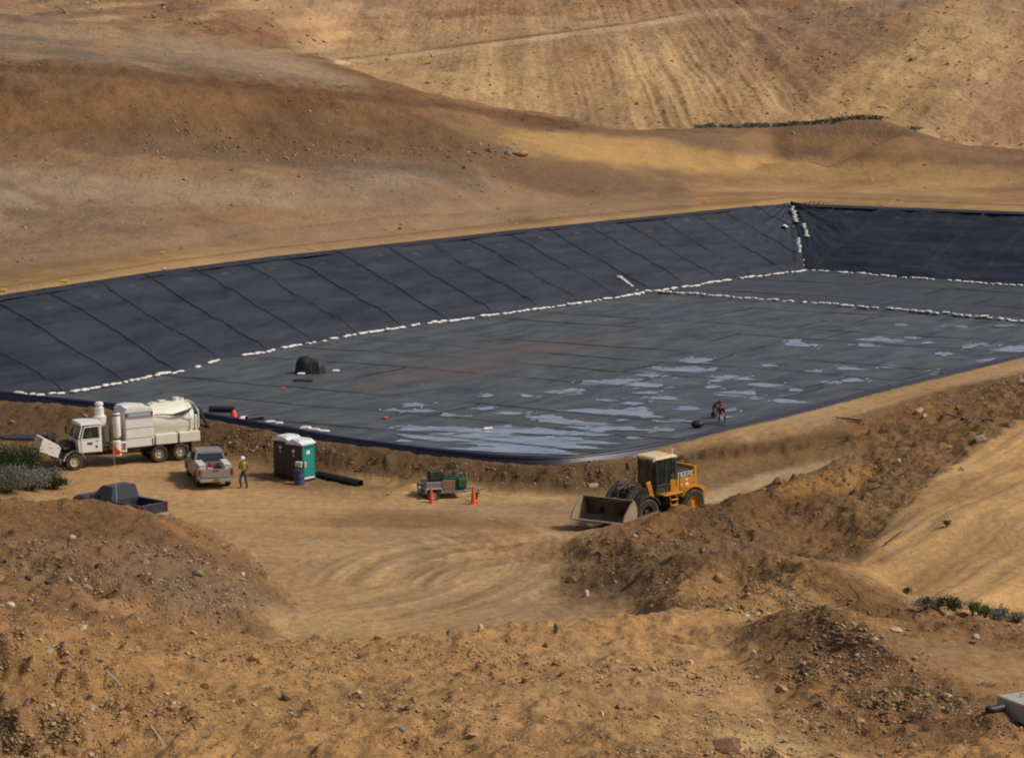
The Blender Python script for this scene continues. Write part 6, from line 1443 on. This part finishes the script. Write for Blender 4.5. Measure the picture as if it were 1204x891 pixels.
# ================================================================ far left trailer behind the shrubs
p=hit_floor(36,527,.9); FT=root('flatbed_trailer',(p.x,p.y,.8),172,label='dark low trailer half hidden behind the shrubs left of the truck hood',cat='trailer')
m=MB(); m.box((0,0,.75),(2.9,1.7,.14),bev=.02); m.tube([(1.4,.5,.72),(2.4,0,.68),(1.4,-.5,.72)],.05); m.build('deck','plastic_dark',FT)
m=MB(); m.box((-1.15,0,.86),(.4,1.3,.3),bev=.04); m.build('front_locker','plastic_dark',FT)
for s in (1,-1): wheel(FT,(-.9,s*.9,.34),.34,.2,s,rim='plastic_dark',lug=False)
# ================================================================ concrete block lower right
p=gp(1209,846); cb=root('concrete_block',(p.x,p.y,p.z+.0),26,label='grey precast concrete block at the right edge of the picture',cat='concrete block')
m=MB(); m.box((0,0,.30),(1.1,1.5,.56),bev=.03); m.build('block','concrete',cb)
m=MB(); m.tube([(-.1,.25,.55),(-.1,.25,.68),(.1,.25,.68),(.1,.25,.55)],.02); m.build('lifting_loop','steel_grey',cb)
m=MB(); m.cyl((0,0,.08),(.35,.2,.1),.11,n=12); m.ball((-.05,0,.1),(.15,.12,.1)); o=m.build('pipe_stub','plastic_dark',None,ang=40); o.location=gp(1166,838); tag(o,'short dark pipe stub beside the concrete block','pipe')
# ================================================================ shrubs
def shrub(px,py,w,h,mat,n,label,group=None,dz=-.05,leaf=.07,name='shrub',loc=None,spiky=0):
    p=loc or gp(px,py,dz); r=random.Random(int(px*7+py)); S_=root(name,p,r.uniform(0,360),label=label,cat='shrub',group=group)
    m=MB(); tips=[]
    for k in range(max(5,int(9*w))):
        a=r.uniform(0,6.28); q=r.uniform(.2,.9); t=Vector((math.cos(a)*w*.42*q,math.sin(a)*w*.42*q,h*r.uniform(.45,.9))); mid=t*.5+Vector((0,0,h*.08)); m.tube([Vector((0,0,-.05)),mid,t],lambda i:(.02,.013,.006)[i],5); tips.append(t)
    m.build('stem','wood_dark',S_)
    V=[];F_=[];T_=[]
    for k in range(n):
        t=r.choice(tips); s=w*.17; c=t+Vector((r.gauss(0,s),r.gauss(0,s),r.gauss(0,h*.14)))
        if spiky: c=Vector((c.x,c.y,abs(c.z)))
        if c.z<0.02: c.z=r.uniform(.02,.2)
        d=Vector((r.gauss(0,1),r.gauss(0,1),r.gauss(.4+spiky,1))).normalized(); e=d.cross(Vector((r.random(),r.random(),r.random()))).normalized(); L_=leaf*r.uniform(.7,1.6); b=len(V)
        V+=[c,c+d*L_*.5+e*L_*.28,c+d*L_,c+d*L_*.5-e*L_*.28]; F_.append((b,b+1,b+2,b+3)); T_+=[min(1,max(0,.45+.35*math.sin(t.x*9+t.y*7)+r.gauss(0,.18)))]*4
    me=bpy.data.meshes.new('foliage'); me.from_pydata([tuple(v) for v in V],[],F_); at=me.attributes.new('tone','FLOAT','POINT'); at.data.foreach_set('value',T_); me.materials.append(MT[mat]); o=bpy.data.objects.new('foliage',me); COL.objects.link(o); o.parent=S_; return S_
def G_(lab): return lab
for px,py,w,h,mt,n,lab in ((27,567,2.5,1.95,'leaf_green',9000,'tall dark green shrub on the left mound beside the open hood'),(3,568,2.3,1.9,'leaf_green',7500,'dark green shrub cut by the left edge of the picture'),
    (10,580,2.4,1.3,'leaf_sage',6500,'low grey green shrub at the left edge in front of the dark one'),(38,577,1.7,1.05,'leaf_blue',4200,'bluish grey shrub just right of the low sage one'),(55,574,1.5,1.1,'leaf_sage',3200,'small sage shrub below the tipped truck hood'),(66,576,1.1,.7,'leaf_green',1500,'sparse low shrub at the right end of the left thicket')):
    shrub(px,py,w,h,mt,n,lab,'shrubs on the left mound',leaf=.085)
for px,py,w,h,mt,n,lab in ((1088,716,.75,.55,'leaf_sage',800,'greyish shrub at the left end of the row under the sand slope'),(1103,718,.6,.5,'leaf_blue',700,'bluish grey shrub between two darker ones under the sand slope'),(1120,721,.85,.62,'leaf_green',1100,'dense green shrub in the middle of the row under the sand slope'),
    (1143,724,.6,.6,'leaf_green',800,'upright green shrub with a gap on its left under the sand slope'),(1158,726,.6,.66,'leaf_green',800,'tallest green shrub of the row under the sand slope'),(1176,729,.9,.45,'leaf_blue',900,'low blue grey shrub right of the tall green one'),(1196,731,.9,.45,'leaf_sage',800,'low sage shrub at the right edge under the sand slope'),(1067,699,.45,.3,'leaf_green',250,'tiny green tuft on the dirt left of the shrub row'),(1113,619,.35,.3,'leaf_green',200,'tiny lone tuft on the bare sand slope')):
    shrub(px,py,w,h,mt,n,lab,'shrubs under the sand slope')
k=0
FARL=[(822,150.5),(835,149.5),(848,149),(858,148.5),(868,148),(877,147.5),(884,147),(892,147.5),(900,147.5),(909,147),(918,146.5),(927,146),(936,145.5),(945,145),(954,143.5),(962,142.5),(972,142),(982,140.5),(990,138.5),(1000,137),(1008,136.5),(1016,136.5),(1025,138.5),(1033,140),(1073,154)]
for px,py in FARL:
    Y=366 if px<930 else 362; x,_,_=PY(px,py,Y); loc=Vector((x,Y,ground_z(x,Y)-.05))
    # snap to the ridge line in the picture
    best=max(np.arange(350,374,1.0),key=lambda yy:-proj((px-CX)/F*yy,yy,ground_z((px-CX)/F*yy,yy))[1]); loc=Vector(((px-CX)/F*best,best,ground_z((px-CX)/F*best,best)-.1))
    shrub(px,py,1.9,.55,'leaf_far',190,'grey green shrub in the thin row along the far ridge','shrubs along the far ridge',leaf=.26,loc=loc)
# ================================================================ boulders
def boulder(px,py,wpx,hpx,mat,label,group=None,name='boulder',far=False):
    p=gp(px,py) if not far else gp(px,py); sc=p.y/F; w=wpx*sc*.88; h=hpx*sc*.88; r=random.Random(int(px*13+py))
    bm=bmesh.new(); bmesh.ops.create_icosphere(bm,subdivisions=3,radius=1)
    cuts=[(Vector((r.gauss(0,1),r.gauss(0,1),r.gauss(0,1))).normalized(),r.uniform(.55,.85)) for _ in range(11)]
    for v in bm.verts:
        for n_,d_ in cuts:
            e=v.co.dot(n_)-d_
            if e>0: v.co-=n_*e
        v.co*=1+r.uniform(-.02,.02); v.co=Vector((v.co.x*w*.62,v.co.y*w*.5,v.co.z*h*.72))
    me=bpy.data.meshes.new(name); bm.to_mesh(me); bm.free(); me.materials.append(MT[mat]); o=bpy.data.objects.new(name,me); COL.objects.link(o)
    o.location=(p.x,p.y,p.z+h*.14); o.rotation_euler=(0,0,r.uniform(-.4,.4)); tag(o,label,'rock',group); return o
BL=[(856,884,44,26,'rock_brown','large brown boulder cut by the bottom edge of the picture'),(1113,724,20,14,'rock_tan','rounded tan boulder just below the green shrub row'),(1148,752,12,9,'rock_white','white faced rock on the dirt right of the tan boulder'),
(1114,821,15,11,'rock_pale','pale rock on the slope left of the concrete block'),(1112,837,14,7,'rock_dark','dark flat rock below the pale one, left of the concrete block'),(1053,741,18,6,'rock_pale','flat pale slab on the dirt track above the dark mound'),
(1028,755,10,6,'rock_pale','small pale rock beside the track above the dark mound'),(887,772,10,12,'rock_pale','pale upright rock at the left foot of the dark mound'),(844,682,14,12,'rock_tan','rounded tan rock high on the loader side mound'),(835,715,13,6,'rock_dark','dark flat rock in the shallow hollow'),
(877,724,10,5,'rock_white','white rock at the left of the line beside the puddle like hollow'),(890,723,8,4,'rock_pale','pale stone in the middle of the line by the hollow'),(903,722,9,4,'rock_pale','pale stone at the right of the line by the hollow'),
(1152,519,15,10,'rock_pale','broad pale rock on the upper right dirt bank'),(1131,553,9,6,'rock_white','white stone at the top of the sand slope'),(1056,545,8,9,'rock_pale','pale rock with dark foot on the rough bank right of the road'),
(1199,450,9,12,'rock_white','white boulder at the right edge beside the upper track'),(1080,485,11,10,'rock_pale','pale rock on the brow of the upper bank left of the stick'),(1087,490,8,6,'rock_pale','small pale rock touching the brow rock on its right'),
(565,741,9,14,'rock_pale','pale leaning slab on the lip of the foreground slope'),(653,745,6,17,'rock_dark','thin dark upright stone on the lip of the foreground slope'),(530,745,11,8,'rock_grey','grey rock left of the leaning pale slab'),(446,751,13,8,'rock_tan','rounded tan stone at the foot of the yard track'),
(617,803,10,10,'rock_brown','brown rock in the middle of the foreground slope'),(641,761,8,9,'rock_dark','dark rock below the thin upright stone'),(100,770,13,11,'rock_brown','round brown boulder on the left foreground slope'),(151,835,13,11,'rock_brown','round brown boulder low on the left foreground slope'),
(241,808,12,8,'rock_brown','brown rock right of the two round boulders'),(293,784,8,7,'rock_grey','grey rock alone on the foreground slope'),(11,713,14,8,'rock_white','white slab near the left edge of the picture'),(108,836,7,10,'rock_white','white sliver of rock left of the lower round boulder'),
(58,768,9,11,'rock_white','white rock above the bottom left clods'),(82,684,9,6,'rock_pale','pale rock under the brow of the left mound'),(35,682,13,7,'rock_dark','dark rock on the left flank of the left mound'),(58,687,10,7,'rock_dark','second dark rock, right of its twin on the left mound'),
(100,694,18,9,'rock_grey','long grey rock on the front of the left mound'),(84,634,12,10,'rock_pale','pink pale rock on the shoulder of the left mound'),(170,663,12,8,'rock_pale','pale rock in the middle of the left spoil heap'),(233,676,16,11,'rock_grey','largest grey rock on the right of the left spoil heap'),
(198,648,11,8,'rock_grey','grey rock near the top of the left spoil heap'),(285,677,7,6,'rock_white','white stone at the right foot of the left spoil heap'),(122,582,8,6,'rock_tan','tan rock on the brow in front of the blue pickup'),
(117,668,12,9,'rock_dark','dark brown rock at the centre of the left mound'),(480,836,10,6,'rock_dark','small dark rock low in the middle foreground'),(470,858,14,6,'rock_grey','grey flat rock near the bottom centre'),(812,780,8,7,'rock_white','white stone on the slope below the loader mound'),
(707,843,8,8,'rock_white','white stone in the lower centre right'),(1023,830,9,9,'rock_tan','tan rock on the dark mound face'),(920,813,16,10,'rock_tan','tan rock cluster stone low on the dark mound'),(946,790,14,8,'rock_dark','dark rock high on the face of the dark mound'),
(690,700,9,9,'rock_white','white stone at the left toe of the loader mound'),(747,633,9,6,'rock_pale','pale stone on top of the loader side mound'),(672,684,14,8,'rock_brown','brown boulder at the very left tip of the loader mound'),
(658,541,7,5,'rock_white','leftmost white stone on the bank crest under the liner corner'),(640,538.5,5,4,'rock_white','small white stone on the crest between two others'),(680,541.5,8,6,'rock_white','white stone on the crest right of the liner corner'),(622,537.5,6,5,'rock_white','white stone at the left of the crest cluster'),(697,572,14,7,'rock_pale','pale slab peeking over the loader bucket'),
(391,533,8,9,'rock_grey','grey rock in the dirt bank above the long black pipe'),(365,548,5,8,'rock_pale','narrow pale rock in the bank right of the toilets')]
for b in BL: boulder(*b,group='rocks of the site')
for k,(px,py,w,h,mt) in enumerate(((612,183,18,9,'rock_tan'),(597,182,9,8,'rock_grey'),(575,180,8,6,'rock_dark'),(560,181,7,5,'rock_brown'),(470,271,5,4,'rock_dark'))):
    boulder(px,py,w,h,mt,('tan boulder at the right end of the far rubble line','grey boulder left of the tan one in the far rubble line','dark boulder near the right end of the far rubble line','brown boulder third from the right in the far rubble line','lone dark rock on the slope above the pond crest')[k],'rocks of the site')
# sticks and scraps
def stick(pts,r,mat,label,name='stick'):
    P=[gp(a,b,.12) for a,b in pts]; c=P[0].copy(); m=MB(); m.tube([p-c for p in P],r,6); o=m.build(name,mat,None,smooth=True); o.location=c; tag(o,label,'stick' if name=='stick' else name); return o
stick([(983,493),(997,495),(1013,497)],.05,'wood_dark','dark stick lying on the upper track beside the liner'); stick([(1110,489),(1135,495),(1168,497)],.055,'steel_grey','long grey pole lying across the upper right bank','pole')
stick([(60+66,794),(142,813)],.02,'letter_white','thin pale twig on the left foreground slope'); stick([(178,862),(192,879)],.02,'letter_white','thin pale twig near the bottom left')
stick([(1041,642),(1060,628)],.04,'wood_dark','brown stick lying on the edge of the sand slope')
for px,py,w,mt,lab in ((190,300,7,'yellow_scrap','yellow and white scrap of sheeting on the crest track'),(193,318.5,5,'sack_white','white scrap at the top edge of the left bank'),(92,336,6,'sack_white','white scrap on the crest near the left edge'),(75,333,12,'yellow_scrap','yellow strip of debris along the crest near the left edge'),(4,345,8,'yellow_scrap','yellow scrap on the crest at the left edge of the picture'),(366,295,7,'yellow_scrap','small yellow scrap on the crest above the middle seams')):
    p=gp(px,py-1,.05); s=p.y/F*w; m=MB(); r=random.Random(int(px)); m.prism([(-s/2,0),(-s/4,s*.16),(s*.1,s*.12),(s/2,s*.2),(s*.4,0)],-.3,.3); o=m.build('sheet_scrap',mt,None); o.location=p; o.rotation_euler=(0,0,.3); tag(o,lab,'scrap')
# ---------------------------------------------------------------- camera, light, render
cam=bpy.data.cameras.new('camera'); co=bpy.data.objects.new('camera',cam); COL.objects.link(co); S.camera=co
cam.sensor_width=36; cam.lens=F/1204*36; cam.clip_start=.5; cam.clip_end=5000
co.location=(0,0,CAMZ); co.rotation_euler=(R(90)-PITCH,0,0)
SUN_EL, SUN_AZ = 46, 100      # azimuth clockwise from +Y (view direction)
sun=bpy.data.lights.new('sun','SUN'); sun.energy=2.2; sun.angle=R(9); sun.color=(1,.94,.84)
so=bpy.data.objects.new('sun',sun); COL.objects.link(so)
d=Vector((math.sin(R(SUN_AZ))*math.cos(R(SUN_EL)),math.cos(R(SUN_AZ))*math.cos(R(SUN_EL)),math.sin(R(SUN_EL))))
so.rotation_euler=d.to_track_quat('Z','Y').to_euler(); so.location=(60,-40,120)
w=bpy.data.worlds.new('World'); S.world=w; w.use_nodes=True; nt=w.node_tree
sky=nt.nodes.new('ShaderNodeTexSky'); sky.sky_type='NISHITA'; sky.sun_disc=False; sky.sun_elevation=R(SUN_EL); sky.sun_rotation=R(SUN_AZ)
sky.air_density=1.0; sky.dust_density=3.5; sky.ozone_density=1.0
bg=nt.nodes['Background']; nt.links.new(sky.outputs[0],bg.inputs[0]); bg.inputs[1].default_value=.065
S.view_settings.view_transform='Standard'; S.view_settings.look='None'; S.view_settings.gamma=1; S.view_settings.use_curve_mapping=False; S.view_settings.exposure=.16
S.render.engine='CYCLES'; S.cycles.filter_width=1.9; S.cycles.use_denoising=True; S.cycles.max_bounces=5
